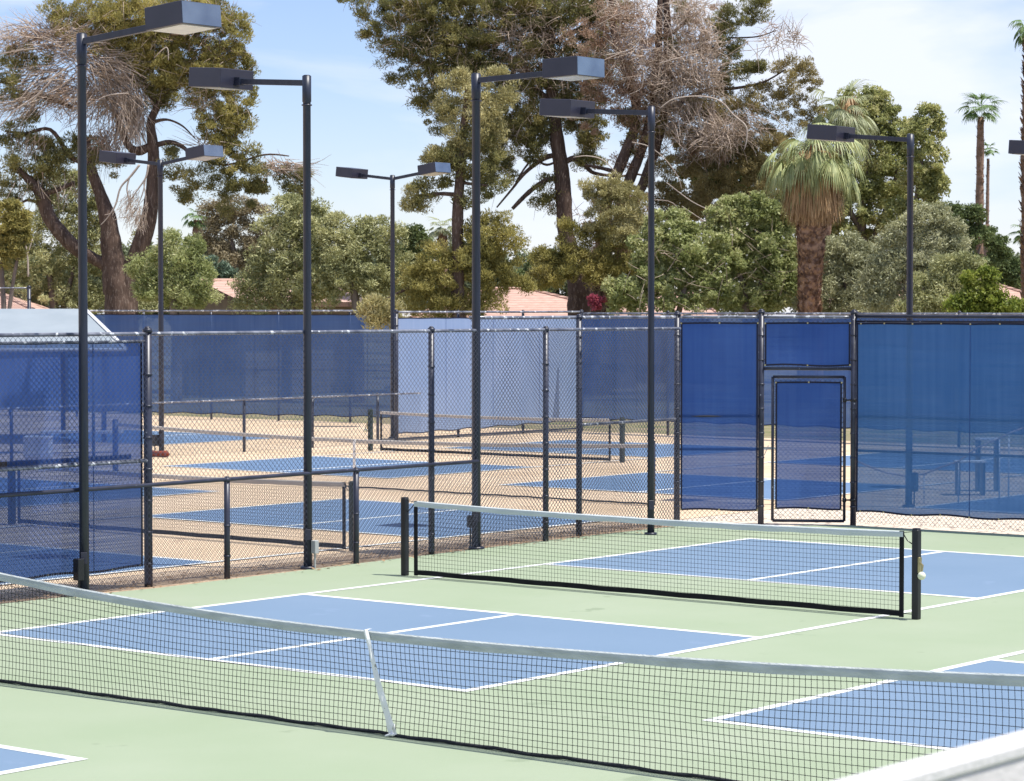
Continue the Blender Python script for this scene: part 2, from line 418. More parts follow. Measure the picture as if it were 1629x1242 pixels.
mx = nd(nt, 'ShaderNodeMixRGB'); mx.inputs[2].default_value = (6.2, 6.5, 7.2, 1)
nt.links.new(cr.outputs[0], mx.inputs[0]); nt.links.new(tint.outputs[0], mx.inputs[1]); nt.links.new(mx.outputs[0], bg.inputs[0])
bg.inputs['Strength'].default_value = 0.098
sd = bpy.data.lights.new('sun', 'SUN'); sd.energy = 4.0; sd.angle = R(0.53); sd.color = (1.0, 0.965, 0.90)
so = bpy.data.objects.new('sun', sd); COL.objects.link(so)
so.rotation_euler = (-SUN).to_track_quat('-Z', 'Y').to_euler()
S.view_settings.view_transform = 'Standard'; S.view_settings.look = 'None'; S.view_settings.gamma = 1
S.view_settings.exposure = 0.68

# ------------------------------------------------------------------ ground
sheet('ground', rect(-900, 900, -900, 900), -0.03, M_EARTH)
sheet('lawn', rect(-75, 60, 37.2, 60), -0.02, M_GRASS)
sheet('far_court_surface', rect(-60, -8.75, -22, 37.1), -0.008, M_TAN)
sheet('far_court_surface', rect(-8.75, 16, 18.7, 37.1), -0.008, M_TAN)
sheet('gravel_strip', [(-8.75, 14.4), (-8.0, 14.52), (-6.75, 15.45), (-6.2, 16.0), (16, 16.7), (16, 18.7), (-8.75, 18.7)], -0.012, M_GRAVEL)
sheet('dirt_strip', [(-8.75, -22), (-7.97, -22), (-7.99, 2.4), (-7.78, 3.9), (-7.93, 7.4), (-8.03, 11.3), (-8.02, 14.4), (-8.75, 14.4)], -0.004, M_DIRT)
sheet('court_surface', [(-7.94, -22), (26, -22), (26, 17.4), (9, 16.8), (-6.2, 16.12), (-6.75, 15.5), (-8.05, 14.5), (-8.08, 11.3), (-7.93, 7.4), (-7.8, 3.9), (-7.94, 2.2)], 0.0, M_GREEN)
# raised leaf litter along the fence foot: loose dead leaves, uncountable
LV, LF = [], []
for i in range(1500):
    y = random.uniform(-4, 14.4); x = -8.25 + random.gauss(0, 0.28)
    x = max(-8.9, min(-7.7, x)); r = random.uniform(0.012, 0.04); a = random.uniform(0, 6.28)
    c = Vector((x, y, random.uniform(0.006, 0.03)))
    d = Vector((math.cos(a), math.sin(a), random.uniform(-.4, .4))) * r; e = Vector((-math.sin(a), math.cos(a), random.uniform(-.4, .4))) * r * 0.5
    n = len(LV); LV += [c - d, c + e, c + d, c - e]; LF.append((n, n + 1, n + 2, n + 3))
litter = np_mesh('leaf_litter', np.array([tuple(p) for p in LV]), np.array(LF), leaf_mat('dry_leaf_litter', [(0.16, 0.09, 0.05), (0.34, 0.22, 0.12), (0.6, 0.45, 0.28)], transl=0.1), None)
tag(litter, kind='stuff')

LW = 0.095


def court(x0, x1, ys, blue, lw=LW, zb=0.002, zl=0.004):
    """painted blue service areas with white lines; x0.. and ys are line centres"""
    b = MB(); l = MB(); h = lw / 2; xc = (x0 + x1) / 2
    for y0, y1 in ((ys[0], ys[1]), (ys[2], ys[3])):
        b.poly([(x0, y0, zb), (x1, y0, zb), (x1, y1, zb), (x0, y1, zb)])

    def lr(a, c, d, e):
        l.poly([(a, d, zl), (c, d, zl), (c, e, zl), (a, e, zl)])
    lr(x0 - h, x0 + h, ys[0] - h, ys[3] + h); lr(x1 - h, x1 + h, ys[0] - h, ys[3] + h)
    for y in ys: lr(x0 + h, x1 - h, y - h, y + h)
    for y0, y1 in ((ys[0], ys[1]), (ys[2], ys[3])): lr(xc - h, xc + h, y0 + h, y1 - h)
    tag(b.build('blue_court_paint', blue), kind='structure')
    tag(l.build('court_lines', M_LINE), kind='structure')


def full(x0, y0, blue, lw=LW):
    court(x0, x0 + 6.05, [y0, y0 + 4.434, y0 + 8.753, y0 + 13.36], blue, lw)


full(-6.05, 0.0, M_BLUE); full(2.45, 0.0, M_BLUE); full(10.95, 0.0, M_BLUE)
full(-6.08, -4.20 - 13.36, M_BLUE); full(2.45, -4.20 - 13.36, M_BLUE)
for x0, y0 in ((-15.5, 1.95), (-24.45, 1.95), (-15.63, 19.7), (-24.45, 19.75), (-36.6, 16.6), (-7.1, 19.7)):
    full(x0, y0, M_TBLUE, 0.085)

# ------------------------------------------------------------------ nets
CELL = 0.0445


def net_parts(root, A, B, top, zb, mesh_m, band_m, r=0.0020, cell=CELL, band_h=0.065, side=True, bottom_r=0.0, wob=0.0, tape=True, mesh_name='net_mesh'):
    """A, B ground points; top(s) height along s in 0..1"""
    A = Vector((A[0], A[1], 0)); B = Vector((B[0], B[1], 0)); Lg = (B - A).length; d = (B - A) / Lg
    nrm = Vector((-d.y, d.x, 0))
    nx = int(Lg / cell); nz = int((top(0.5) - band_h - zb) / cell)
    ss = np.linspace(0, 1, nx + 1)
    tops = np.array([top(s) - band_h * 0.6 for s in ss])

    def P(s, t):
        z0 = zb; z1 = top(s) - band_h * 0.6
        w_ = wob * math.sin(math.pi * t) * (math.sin(s * Lg * 1.3) * 0.6 + math.sin(s * Lg * 3.1 + 1) * 0.3)
        dz = wob * 0.5 * math.sin(math.pi * t) * math.sin(s * Lg * 2.3 + t * 3)
        sx = wob * 0.5 * math.sin(t * 5 + s * Lg * 0.9) * math.sin(math.pi * t)
        return A + d * (s * Lg + sx) + nrm * w_ + Vector((0, 0, z0 + (z1 - z0) * t + dz))
    tt = np.linspace(0, 1, nz + 1)
    G = np.array([[tuple(P(s, t)) for s in ss] for t in tt])       # (nz+1, nx+1, 3)
    V, F = [], []
    offs = [nrm * r, (Vector((0, 0, 1)) * 0.87 - nrm * 0.5) * r, (Vector((0, 0, -1)) * 0.87 - nrm * 0.5) * r]
    offv = [nrm * r, (d * 0.87 - nrm * 0.5) * r, (d * -0.87 - nrm * 0.5) * r]
    base = 0

    def strand(line, of):
        nonlocal base
        n = len(line)
        vv = np.stack([line + np.array(tuple(o)) for o in of], axis=1).reshape(-1, 3)
        V.append(vv)
        i = np.arange(n - 1)[:, None]
        for k in range(3):
            k2 = (k + 1) % 3
            F.append(np.concatenate([base + i * 3 + k, base + i * 3 + k2, base + (i + 1) * 3 + k2, base + (i + 1) * 3 + k], axis=1))
        base += n * 3
    step = 1 if wob else 4
    for j in range(nz + 1):
        cols = list(range(0, nx + 1, step)); cols = cols if cols[-1] == nx else cols + [nx]
        strand(G[j][cols], offs)
    vrows = list(range(0, nz + 1, 1 if wob else nz))
    for i in range(nx + 1):
        strand(G[:, i][vrows], offv)
    np_mesh(mesh_name, np.concatenate(V), np.concatenate(F), mesh_m, root)
    # top band: folded tape with soft crown
    b = MB(); n = 60; rows = []
    for i in range(n + 1):
        s = i / n; z = top(s)
        c = A + d * s * Lg
        wv = 0.004 * math.sin(s * 37) + 0.003 * math.sin(s * 91 + 2)
        prof = [(-0.010, -band_h), (-0.014, -band_h * 0.45), (-0.011, -0.008), (0, 0.002), (0.011, -0.008), (0.014, -band_h * 0.45), (0.010, -band_h)]
        rows.append([c + nrm * x + Vector((0, 0, z + y * (1 + wv * 12))) for x, y in prof])
    for r0, r1 in zip(rows, rows[1:]):
        for k in range(len(r0) - 1):
            b.quad(r0[k], r1[k], r1[k + 1], r0[k + 1])
    b.build('top_band', band_m, root, True)
    if side:
        w_ = 0.045
        for q, sgn in ((A, 1), (B, -1)):
            b = MB()
            zt = top(0.0 if sgn == 1 else 1.0)
            b.box(q + d * sgn * w_ / 2 + Vector((0, 0, (zb + zt) / 2 - 0.01)), (w_, 0.02, zt - zb + 0.02), d)
            b.build('side_tape', M_BLKTAPE, root)
        b = MB(); n = 24
        hh = 0.055
        for i in range(n):
            p0 = A + d * Lg * i / n; p1 = A + d * Lg * (i + 1) / n
            z0 = zb - 0.012 + 0.003 * math.sin(i * 1.7); z1 = zb - 0.012 + 0.003 * math.sin((i + 1) * 1.7)
            for o in (-0.009, 0.009):
                b.quad(p0 + nrm * o + Vector((0, 0, max(z0, .005))), p1 + nrm * o + Vector((0, 0, max(z1, .005))), p1 + nrm * o + Vector((0, 0, z1 + hh)), p0 + nrm * o + Vector((0, 0, z0 + hh)))
            b.quad(p0 - nrm * .009 + Vector((0, 0, z0 + hh)), p1 - nrm * .009 + Vector((0, 0, z1 + hh)), p1 + nrm * .009 + Vector((0, 0, z1 + hh)), p0 + nrm * .009 + Vector((0, 0, z0 + hh)))
        b.build('bottom_tape', M_BLKTAPE, root)
    return A, B, d, nrm


def court_net(xl, xr, y, label, post_m, mesh_m, band_m, pw=0.075, ph=0.92, crank='R', gap=0.15, knob=True, posts='LR', group=None):
    root = empty('pickleball_net', ((xl + xr) / 2, y, 0), label, 'net', group)

    def top(s):
        return 0.86 + 0.035 * (2 * s - 1) ** 2
    A, B, d, nrm = net_parts(root, (xl + gap, y), (xr - gap, y), top, 0.03, mesh_m, band_m)
    for x, sgn in ((xl, 1), (xr, -1)):
        b = MB()
        b.box((x, y, ph / 2), (pw, pw, ph), bev=0.008)
        b.box((x, y, ph + 0.006), (pw * 0.8, pw * 0.8, 0.012))
        p = b.build('post', post_m, root)
        c = MB()
        # tie cord from side tape to post, top strap and lower hook
        e = x + sgn * gap
        c.tube([(e, y, 0.86), (x + sgn * 0.1, y - .01, 0.80), (x + sgn * pw / 2, y, 0.76)], 0.006, 5)
        c.build('tie_cord', M_BLACK, root)
        c = MB(); c.tube([(e, y, 0.05), (x + sgn * pw / 2, y, 0.05)], 0.005, 5); c.build('tie_cord', M_BLACK, root)
        c = MB(); c.tube([(e, y, 0.88), (x, y, 0.90)], 0.004, 5); c.build('top_cable', M_BLACK, root)
    xs = xr if crank == 'R' else xl
    sg = 1 if crank == 'R' else -1
    c = MB(); c.box((xs + sg * (pw / 2 + 0.012), y - 0.02, 0.56), (0.024, 0.05, 0.16), bev=0.004)
    c.tube([(xs + sg * (pw / 2 + .01), y - .03, 0.60), (xs + sg * (pw / 2 + .06), y - .04, 0.56), (xs + sg * (pw / 2 + .055), y - .05, 0.50)], 0.010, 6)
    ck = c.build('crank', M_BRASS, root)
    if knob:
        k = MB(); k.ball((xs + sg * (pw / 2 + 0.055), y - 0.055, 0.455), 0.042, 14)
        k.build('crank_knob', M_KNOB, root, True)
    return root


court_net(-6.52, 0.41, 6.68, 'black-posted pickleball net on the green court, cream crank knob on its right post', M_BLACK, M_CORD, M_BAND)

NT = 'nets on the tan courts'
M_CORD2 = mat('faded_net_cord', (0.05, 0.05, 0.05), (0.07, 0.07, 0.07), rough=0.8)
court_net(-15.93, -9.12, 8.62, 'nearest net on the tan courts, green posts, right beyond the low fence', M_GREENPOST, M_CORD2, M_TANBAND, group=NT, pw=0.09, ph=0.90, gap=0.14)
court_net(-25.0, -17.95, 8.62, 'net on the left tan court, seen through the left blue windscreen', M_GREENPOST, M_CORD2, M_TANBAND, group=NT, pw=0.09, ph=0.90, gap=0.14, knob=False)
court_net(-25.0, -18.0, 26.6, 'far tan court net standing before the pale blue windscreen', M_GREENPOST, M_CORD2, M_TANBAND, group=NT, pw=0.09, ph=0.92, gap=0.30, crank='L')
court_net(-7.55, -0.65, 26.4, 'dark-posted net behind the long right-hand windscreen', M_GREENPOST, M_CORD2, M_TANBAND, group=NT, pw=0.09, ph=0.92)


def tennis_net(xc, y, half, label, band_m, mesh_m, strap_m, sag, post_m, xs, zpost=1.07, wob=0.02, h0=0.765, hang=None, rr=0.0026):
    root = empty('tennis_net', (xc, y, 0), label, 'net')

    def top(s):
        x = xc - half + 2 * half * s
        return h0 + sag(x - xs)
    A, B, d, nrm = net_parts(root, (xc - half, y), (xc + half, y), top, 0.018, mesh_m, band_m, r=rr, band_h=0.068, side=False, wob=wob)
    b = MB(); n = 80
    pts = [Vector((xc - half + 2 * half * i / n, y + 0.012 * math.sin(i * 0.9), 0.014 + 0.004 * math.sin(i * 1.7))) for i in range(n + 1)]
    b.tube(pts, 0.015, 6); b.build('bottom_rope', M_CORD, root, True)
    for x in (xc - half - 0.06, xc + half + 0.06):
        q = MB(); q.tube([(x, y, 0), (x, y, zpost)], 0.055, 12); q.tube([(x, y, zpost), (x, y, zpost + 0.02)], [0.058, 0.03], 12)
        q.build('post', post_m, root, True)
    return root, top


def sag1(dx):
    if dx < 0: return 0.0085 * dx * dx + 0.002 * abs(dx)
    return 0.0052 * dx * dx + 0.0016 * dx


tn, tp = tennis_net(1.22, -2.08, 6.3, 'tennis net across the foreground with a leaning white centre strap', M_OLDBAND, M_CORD, M_STRAP, sag1, M_BLACK, 0.9)
# leaning centre strap: narrow and twisted at the top, broad at the foot, knotted to the ground anchor
b = MB(); n = 22; rows = []
for i in range(n + 1):
    t = i / n
    x = 0.79 + 0.27 * t + 0.003 * math.sin(t * 9); z = 0.775 * (1 - t) + 0.02 * t
    wd = (0.018 + 0.014 * min(1, max(0, (t - 0.25) / 0.35))) * (1.0 if t < 0.9 else 1.25)
    tw = 0.7 * (1 - t) ** 2 + 0.04 * math.sin(t * 14)
    cx = Vector((x, -2.105 - 0.012 * math.sin(t * 3), z)); ax = Vector((math.cos(tw), math.sin(tw) * 0.5, 0.10)).normalized()
    rows.append((cx - ax * wd, cx + Vector((0, -0.006 - 0.006 * math.sin(t * 30), 0)), cx + ax * wd))
for r0, r1 in zip(rows, rows[1:]):
    for k in range(2):
        b.quad(r0[k], r0[k + 1], r1[k + 1], r1[k])
b.quad(rows[0][0], rows[0][2], rows[0][2] + Vector((0, 0.05, 0.004)), rows[0][0] + Vector((0, 0.05, 0.004)))
st = b.build('centre_strap', M_STRAP, tn, True)
k = MB(); k.ball((1.06, -2.11, 0.022), 0.026, 8, 0.6); k.tube([(1.05, -2.11, 0.02), (1.02, -2.15, 0.012)], [0.012, 0.006], 6)
k.tube([(1.06, -2.11, 0.06), (1.09, -2.12, 0.10), (1.08, -2.12, 0.04)], [0.008, 0.006, 0.004], 5)
k.build('strap_buckle', M_STRAP, st, True)

tn2, _ = tennis_net(-17.05, 17.5, 6.3, 'long tennis net dividing the tan courts, greyed tape and white centre strap', M_TANBAND, M_CORD2, M_STRAP, lambda d_: 0.0025 * d_ * d_ + 0.004 * abs(d_), M_POST, -17.1, zpost=1.03, wob=0, h0=0.86, rr=0.0010)
b = MB(); b.box((-17.16, 17.46, 0.43), (0.055, 0.012, 0.86)); b.build('centre_strap', M_STRAP, tn2)


# ------------------------------------------------------------------ fences
def chain_mesh(p0, p1, z0, z1, r=0.0028, pitch=0.072, off=0.0):
    """woven diamonds: two families of slanted wires clipped to the panel"""
    p0 = np.array([p0[0], p0[1]], float); p1 = np.array([p1[0], p1[1]], float)
    L = np.linalg.norm(p1 - p0); d = (p1 - p0) / L; nr = np.array([-d[1], d[0]])
    H = z1 - z0; V = []; F = []; base = 0
    segs = []
    slope = 1.0
    for sgn in (1, -1):
        k0 = int(-H / pitch) - 1; k1 = int(L / pitch) + 1
        for k in range(k0, k1 + 1):
            s0 = k * pitch; a, b_ = s0, s0 + H
            lo, hi = max(a, 0.0), min(b_, L)
            if hi - lo < 0.01: continue
            za, zb_ = lo - s0, hi - s0
            if sgn == -1: za, zb_ = H - za, H - zb_
            segs.append((lo, z0 + za, hi, z0 + zb_, sgn))
    segs = np.array(segs)
    P0 = np.zeros((len(segs), 3)); P1 = np.zeros((len(segs), 3))
    P0[:, :2] = p0 + segs[:, :1] * d + nr * (off + segs[:, 4:5] * 0.002); P0[:, 2] = segs[:, 1]
    P1[:, :2] = p0 + segs[:, 2:3] * d + nr * (off + segs[:, 4:5] * 0.002); P1[:, 2] = segs[:, 3]
    T = P1 - P0; T /= np.linalg.norm(T, axis=1)[:, None]
    N = np.zeros_like(T); N[:, :2] = nr
    Bn = np.cross(T, N)
    rings = []
    for P in (P0, P1):
        for an in (0, 2.094, 4.189):
            rings.append(P + (N * math.cos(an) + Bn * math.sin(an)) * r)
    V = np.stack(rings, axis=1).reshape(-1, 3)
    i = np.arange(len(segs))[:, None] * 6
    F = np.concatenate([np.concatenate([i + a, i + b_, i + b_ + 3, i + a + 3], axis=1) for a, b_ in ((0, 1), (1, 2), (2, 0))])
    return V, F


def add_chain(root, p0, p1, z0, z1, r=0.0028, pitch=0.072, off=0.0, name='chain_link'):
    V, F = chain_mesh(p0, p1, z0, z1, r, pitch, off)
    return np_mesh(name, V, F, M_WIRE, root)


def add_post(root, x, y, h, r=0.036, name='post', cap=True, m=None):
    b = MB(); b.tube([(x, y, -0.02), (x, y, h)], r, 12)
    if cap:
        b.tube([(x, y, h - 0.03), (x, y, h + 0.012)], r * 1.18, 12)
        b.ball((x, y, h + 0.014), r * 0.85, 10, 0.7)
    # tension bands holding the wire
    z = 0.25
    while z < h - 0.2:
        b.tube([(x, y, z), (x, y, z + 0.022)], r * 1.15, 10)
        z += 0.36
    return b.build(name, m or M_POST, root, True)


def add_rail(root, p0, p1, z, r=0.021, name='rail', m=None):
    b = MB(); p0 = Vector((p0[0], p0[1], z)); p1 = Vector((p1[0], p1[1], z)); n = 8
    pts = [p0.lerp(p1, i / n) + Vector((0, 0, random.uniform(-.002, .002))) for i in range(n + 1)]
    b.tube(pts, r, 8)
    return b.build(name, m or M_RAIL, root, True)


def add_screen(root, p0, p1, z0, z1, m, off=0.0, wave=0.022, hem=0.026, side_hem=True, nx=60, nz=14, scallop=0.012, grommets=True, name='windscreen', botslope=0.0):
    p0 = Vector((p0[0], p0[1], 0)); p1 = Vector((p1[0], p1[1], 0)); L = (p1 - p0).length; d = (p1 - p0) / L; nr = Vector((-d.y, d.x, 0))

    def P(s, t, extra=0.0):
        bulge = wave * (math.sin(s * L * 1.9 + 0.7) * 0.6 + math.sin(s * L * 4.3) * 0.4) * math.sin(math.pi * t)
        zb = z0 + scallop * math.sin(s * L * 5.3) * (1 - t) + botslope * s * (1 - t)
        zt = z1 + scallop * 0.4 * abs(math.sin(s * L * 3.4))
        return p0 + d * L * s + nr * (off + bulge + extra) + Vector((0, 0, zb + (zt - zb) * t))
    b = MB()
    V = [P(i / nx, j / nz) for j in range(nz + 1) for i in range(nx + 1)]
    b.v = [tuple(v) for v in V]
    for j in range(nz):
        for i in range(nx):
            a = j * (nx + 1) + i; b.f.append((a, a + 1, a + nx + 2, a + nx + 1))
    sc = b.build(name, m, root, True)
    h = MB(); ht = hem / (z1 - z0); hs = hem / L
    for sg in (-1, 1):
        e = 0.003 * sg
        for i in range(nx):
            s0, s1 = i / nx, (i + 1) / nx
            h.quad(P(s0, 0, e), P(s1, 0, e), P(s1, ht, e), P(s0, ht, e))
            h.quad(P(s0, 1 - ht, e), P(s1, 1 - ht, e), P(s1, 1, e), P(s0, 1, e))
        if side_hem:
            for j in range(nz):
                t0, t1 = j / nz, (j + 1) / nz
                h.quad(P(0, t0, e), P(hs, t0, e), P(hs, t1, e), P(0, t1, e))
                h.quad(P(1 - hs, t0, e), P(1, t0, e), P(1, t1, e), P(1 - hs, t1, e))
    h.build('hem', M_HEM, sc)
    if L > 3:
        q = MB(); x_ = 1.83
        while x_ < L - 0.3:
            for e in (-0.003, 0.003):
                for j in range(nz):
                    a0, a1 = x_ / L - 0.006 / L, x_ / L + 0.006 / L
                    q.quad(P(a0, j / nz, e), P(a1, j / nz, e), P(a1, (j + 1) / nz, e), P(a0, (j + 1) / nz, e))
            x_ += 1.83
        q.build('seams', M_SEAM, sc)
    if grommets:
        g = MB(); k = max(2, int(L / 0.45))
        for i in range(k + 1):
            for t in (ht * 0.5, 1 - ht * 0.5):
                for e in (-0.006, 0.006):
                    c = P(min(0.995, max(0.005, i / k)), t, e); g.box(c, (0.022, 0.004, 0.022), d)
        g.build('grommets', M_BRASS, sc)
    return sc


SC_LEFT = screen_mat('left_windscreen_cloth', (0.043, 0.105, 0.341), (0.086, 0.162, 0.444), trans=0.20, transl=0.35, streak=0.08)
SC_GATE = screen_mat('gate_windscreen_cloth', (0.034, 0.090, 0.317), (0.060, 0.141, 0.413), trans=0.18, transl=0.45, streak=0.05)
SC_RIGHT = screen_mat('right_windscreen_cloth', (0.046, 0.146, 0.353), (0.086, 0.207, 0.441), trans=0.17, transl=0.5, streak=0.05)
SC_PALE = screen_mat('pale_windscreen_cloth', (0.252, 0.353, 0.556), (0.319, 0.412, 0.609), trans=0.05, transl=0.2, streak=0.02)
SC_BACK = screen_mat('back_windscreen_cloth', (0.055, 0.125, 0.336), (0.090, 0.175, 0.408), trans=0.17, transl=0.4, streak=0.06, weave=18)

XF = -8.0
# left fence with blue windscreen, continuing as bare mesh
f1 = empty('court_fence', (XF, 3.8, 0), 'tall navy chain-link fence at left, blue windscreen on it up to the heavy corner post', 'fence')
for y, rr, hh in ((-1.6, 0.036, 2.9), (3.93, 0.048, 2.93), (8.89, 0.040, 2.91), (11.28, 0.040, 2.90)):
    add_post(f1, XF, y, hh, rr)
add_rail(f1, (XF, -6), (XF, 14.45), 2.885, 0.022)
add_rail(f1, (XF + .01, -6), (XF + .01, 3.93), 1.44, 0.024)
add_rail(f1, (XF, -6), (XF, 3.93), 2.80, 0.014)
add_chain(f1, (XF, -6), (XF, 14.42), 0.04, 2.88, off=-0.03, r=0.0030)
sc = add_screen(f1, (XF, -6), (XF, 3.89), 0.22, 2.80, SC_LEFT, off=0.05, nx=90)
b = MB(); b.box((XF - 0.06, -1.13, 1.49), (0.012, 9.7, 0.055)); b.build('patch_strip', mat('brown_black_webbing', (0.05, 0.035, 0.035), (0.09, 0.07, 0.06), rough=0.9), f1)

lf = empty('low_fence', (-7.93, 5.15, 0), 'waist-high chain-link fence with short posts edging the green court', 'fence')
add_rail(lf, (-7.93, -6), (-7.93, 9.75), 1.165, 0.024, m=M_POST)
for y in (5.12, 7.37):
    add_post(lf, -7.93, y, 1.17, 0.036)
add_chain(lf, (-7.93, -6), (-7.93, 9.75), 0.04, 1.15, r=0.0028, off=0.0)

f2 = empty('divider_fence', (-8.16, 12.25, 0), 'taller bare chain-link fence running from the middle lamp post to the corner post', 'fence')
add_rail(f2, (-8.16, 9.86), (-8.24, 14.66), 3.05, 0.024)
add_rail(f2, (-8.16, 12.25), (-8.24, 14.66), 1.55, 0.022)
add_post(f2, -8.17, 12.25, 3.06, 0.042)
add_chain(f2, (-8.18, 9.86), (-8.26, 14.64), 0.04, 3.03, off=-0.03)

G0 = Vector((-8.27, 14.76, 0)); G1 = Vector((-7.30, 15.53, 0)); G2 = Vector((-6.17, 16.27, 0))
cf = empty('corner_fence', G0, 'corner fence panel of deep blue windscreen beside and above the gate', 'fence')
add_post(cf, G0.x, G0.y, 3.10, 0.045); add_post(cf, G1.x, G1.y, 3.13, 0.045); add_post(cf, G2.x, G2.y, 3.12, 0.045)
add_rail(cf, G0, G1, 3.05); add_rail(cf, G1, G2, 3.05)
add_rail(cf, G1, G2, 2.29, 0.024, m=M_POST)
add_rail(cf, G0, G1, 1.59, 0.024, m=M_POST); add_rail(cf, G0, G1, 1.10, 0.018, m=M_POST)
dA = (G1 - G0).normalized(); dB = (G2 - G1).normalized()
add_screen(cf, G0 + dA * 0.05, G1 - dA * 0.05, 0.20, 2.97, SC_GATE, off=-0.04, nx=30)
add_screen(cf, G1 + dB * 0.05, G2 - dB * 0.05, 2.33, 2.97, SC_GATE, off=-0.04, nx=20, nz=6)
add_chain(cf, G0, G1, 0.04, 3.02, off=0.02); add_chain(cf, G1, G2, 2.3, 3.02, off=0.02)

# gate leaf
gt = empty('gate', G1 + dB * 0.15, 'narrow navy gate with its own blue windscreen, closed in the corner fence', 'gate')
ga = G1 + dB * 0.17; gb = G2 - dB * 0.13
b = MB()
for q in (ga, gb): b.tube([(q.x, q.y, 0.05), (q.x, q.y, 2.17)], 0.022, 10)
for z in (0.05, 2.17): b.tube([(ga.x, ga.y, z), (gb.x, gb.y, z)], 0.022, 10)
b.build('frame', M_POST, gt, True)
g1 = ga + dB * 0.04; g2 = gb - dB * 0.04
add_screen(gt, g1, g2, 0.22, 2.10, SC_GATE, off=-0.03, nx=20)
add_chain(gt, ga, gb, 0.05, 2.16, off=0.015)
for z in (0.36, 1.83):
    b = MB(); q = gb; b.tube([(gb.x, gb.y, z - .03), (gb.x, gb.y, z + .03)], 0.03, 10)
    b.tube([(gb.x, gb.y, z), (G2.x, G2.y, z)], 0.013, 8); b.tube([(G2.x, G2.y, z - .02), (G2.x, G2.y, z + .02)], 0.052, 12)
    b.build('hinge', M_BLACK, gt, True)
b = MB(); lx = ga - dB * 0.05
b.box((lx.x, lx.y, 1.12), (0.16, 0.03, 0.03), dB); b.tube([(lx.x, lx.y - .02, 1.16), (lx.x - .05, lx.y - .05, 1.02), (lx.x - .12, lx.y - .1, 0.98)], 0.006, 5)
b.build('latch', M_GREYBOX, gt)

# right fence
rf = empty('windscreen_fence', G2, 'long right-hand fence covered in one lighter blue windscreen', 'fence')
RE = Vector((9.0, 16.9, 0)); dR = (RE - G2).normalized()
add_rail(rf, G2, RE, 3.06, 0.024, m=M_POST); add_rail(rf, G2, RE, 2.985, 0.016, m=M_POST)
add_rail(rf, G2 + Vector((0, .05, 0)), RE + Vector((0, .05, 0)), 1.59, 0.026, m=M_POST); add_rail(rf, G2 + Vector((0, .05, 0)), RE + Vector((0, .05, 0)), 1.09, 0.02, m=M_POST)
for k in (3.05, 6.1, 9.15):
    q = G2 + dR * k; add_post(rf, q.x, q.y + 0.05, 3.08, 0.036)
add_screen(rf, G2 + dR * 0.07, RE, 0.19, 2.965, SC_RIGHT, off=-0.045, nx=160, scallop=0.014)
add_chain(rf, G2, RE, 0.03, 3.04, off=0.02)

# back fence
B1L = foot(-90, 78.2); B1R = foot(628, 71.6)
bf = empty('back_fence', B1L, 'dark slate-blue windscreened fence along the far left end of the tan courts', 'fence')
dd = (B1R - B1L); L1 = dd.length; dd.normalize()
add_rail(bf, B1L, B1R, 3.12, 0.028)
add_screen(bf, B1L, B1R, 0.16, 3.02, SC_BACK, off=-0.04, nx=120, nz=8, grommets=False, scallop=0.02)
for u in (15, 122, 229, 336, 443, 557):
    q = foot(u, 78.2 + (71.6 - 78.2) * (u + 90) / 718)
    add_post(bf, q.x, q.y, 3.14, 0.034, cap=(u == 229))
add_rail(bf, B1L + Vector((0, .05, 0)), B1R + Vector((0, .05, 0)), 1.45, 0.02, m=M_POST)
# pale screen fence
P0 = foot(628, 61.9); P1 = foot(925, 67.6)
pf = empty('pale_fence', P0, 'sunlit fence with a pale faded-blue windscreen in the middle distance', 'fence')
add_rail(pf, P0, P1, 3.10, 0.026)
add_screen(pf, P0, P1, 0.16, 2.96, SC_PALE, off=-0.05, nx=60, nz=10, grommets=False, scallop=0.02, botslope=0.1)
for u in (628, 729, 832, 925):
    q = foot(u, 61.9 + (67.6 - 61.9) * (u - 628) / 297); add_post(pf, q.x + (0.05 if u == 628 else 0), q.y, 3.12, 0.05 if u in (628, 925) else 0.034)
add_rail(pf, P0, P1, 0.05, 0.02, m=M_POST)  # dark rail that draws the contact shadow along the fence foot
# back right fence
Q0 = foot(925, 66.6); Q1 = foot(1700, 57.5)
qf = empty('back_fence', Q0, 'far dark-blue windscreened fence to the right of the pale one', 'fence')
add_rail(qf, Q0, Q1, 3.06, 0.026)
add_screen(qf, Q0, Q1, 0.34, 2.98, SC_BACK, off=-0.04, nx=90, nz=8, grommets=False, scallop=0.02)
for k in range(0, 6):
    q = Q0.lerp(Q1, k / 5.0); add_post(qf, q.x, q.y, 3.1, 0.036)
# low divider on tan courts
lw = empty('divider_fence', (-26.95, 22.0, 0), 'low chain-link fence with thin posts between two tan courts', 'fence')
add_rail(lw, (-26.98, 14.0), (-26.8, 30.4), 1.16, 0.022)
for y in (17.9, 20.1, 24.55, 26.76, 29.0):
    add_post(lw, -26.93, y, 1.17, 0.034)
add_chain(lw, (-26.98, 14.0), (-26.8, 30.4), 0.04, 1.15, r=0.0018)
# tall fence frame at far left
q0 = foot(-60, 84); q1 = foot(47, 84)
tf = empty('backstop_fence', q1, 'end post and top rail of a taller fence behind the shade roof', 'fence')
add_rail(tf, q0, q1, 3.86, 0.026); add_post(tf, q1.x, q1.y, 3.9, 0.06)
add_chain(tf, q0, q1, 0.05, 3.85, r=0.003)

# ------------------------------------------------------------------ lamp posts
HX, HY, HZ = 0.56, 0.58, 0.24


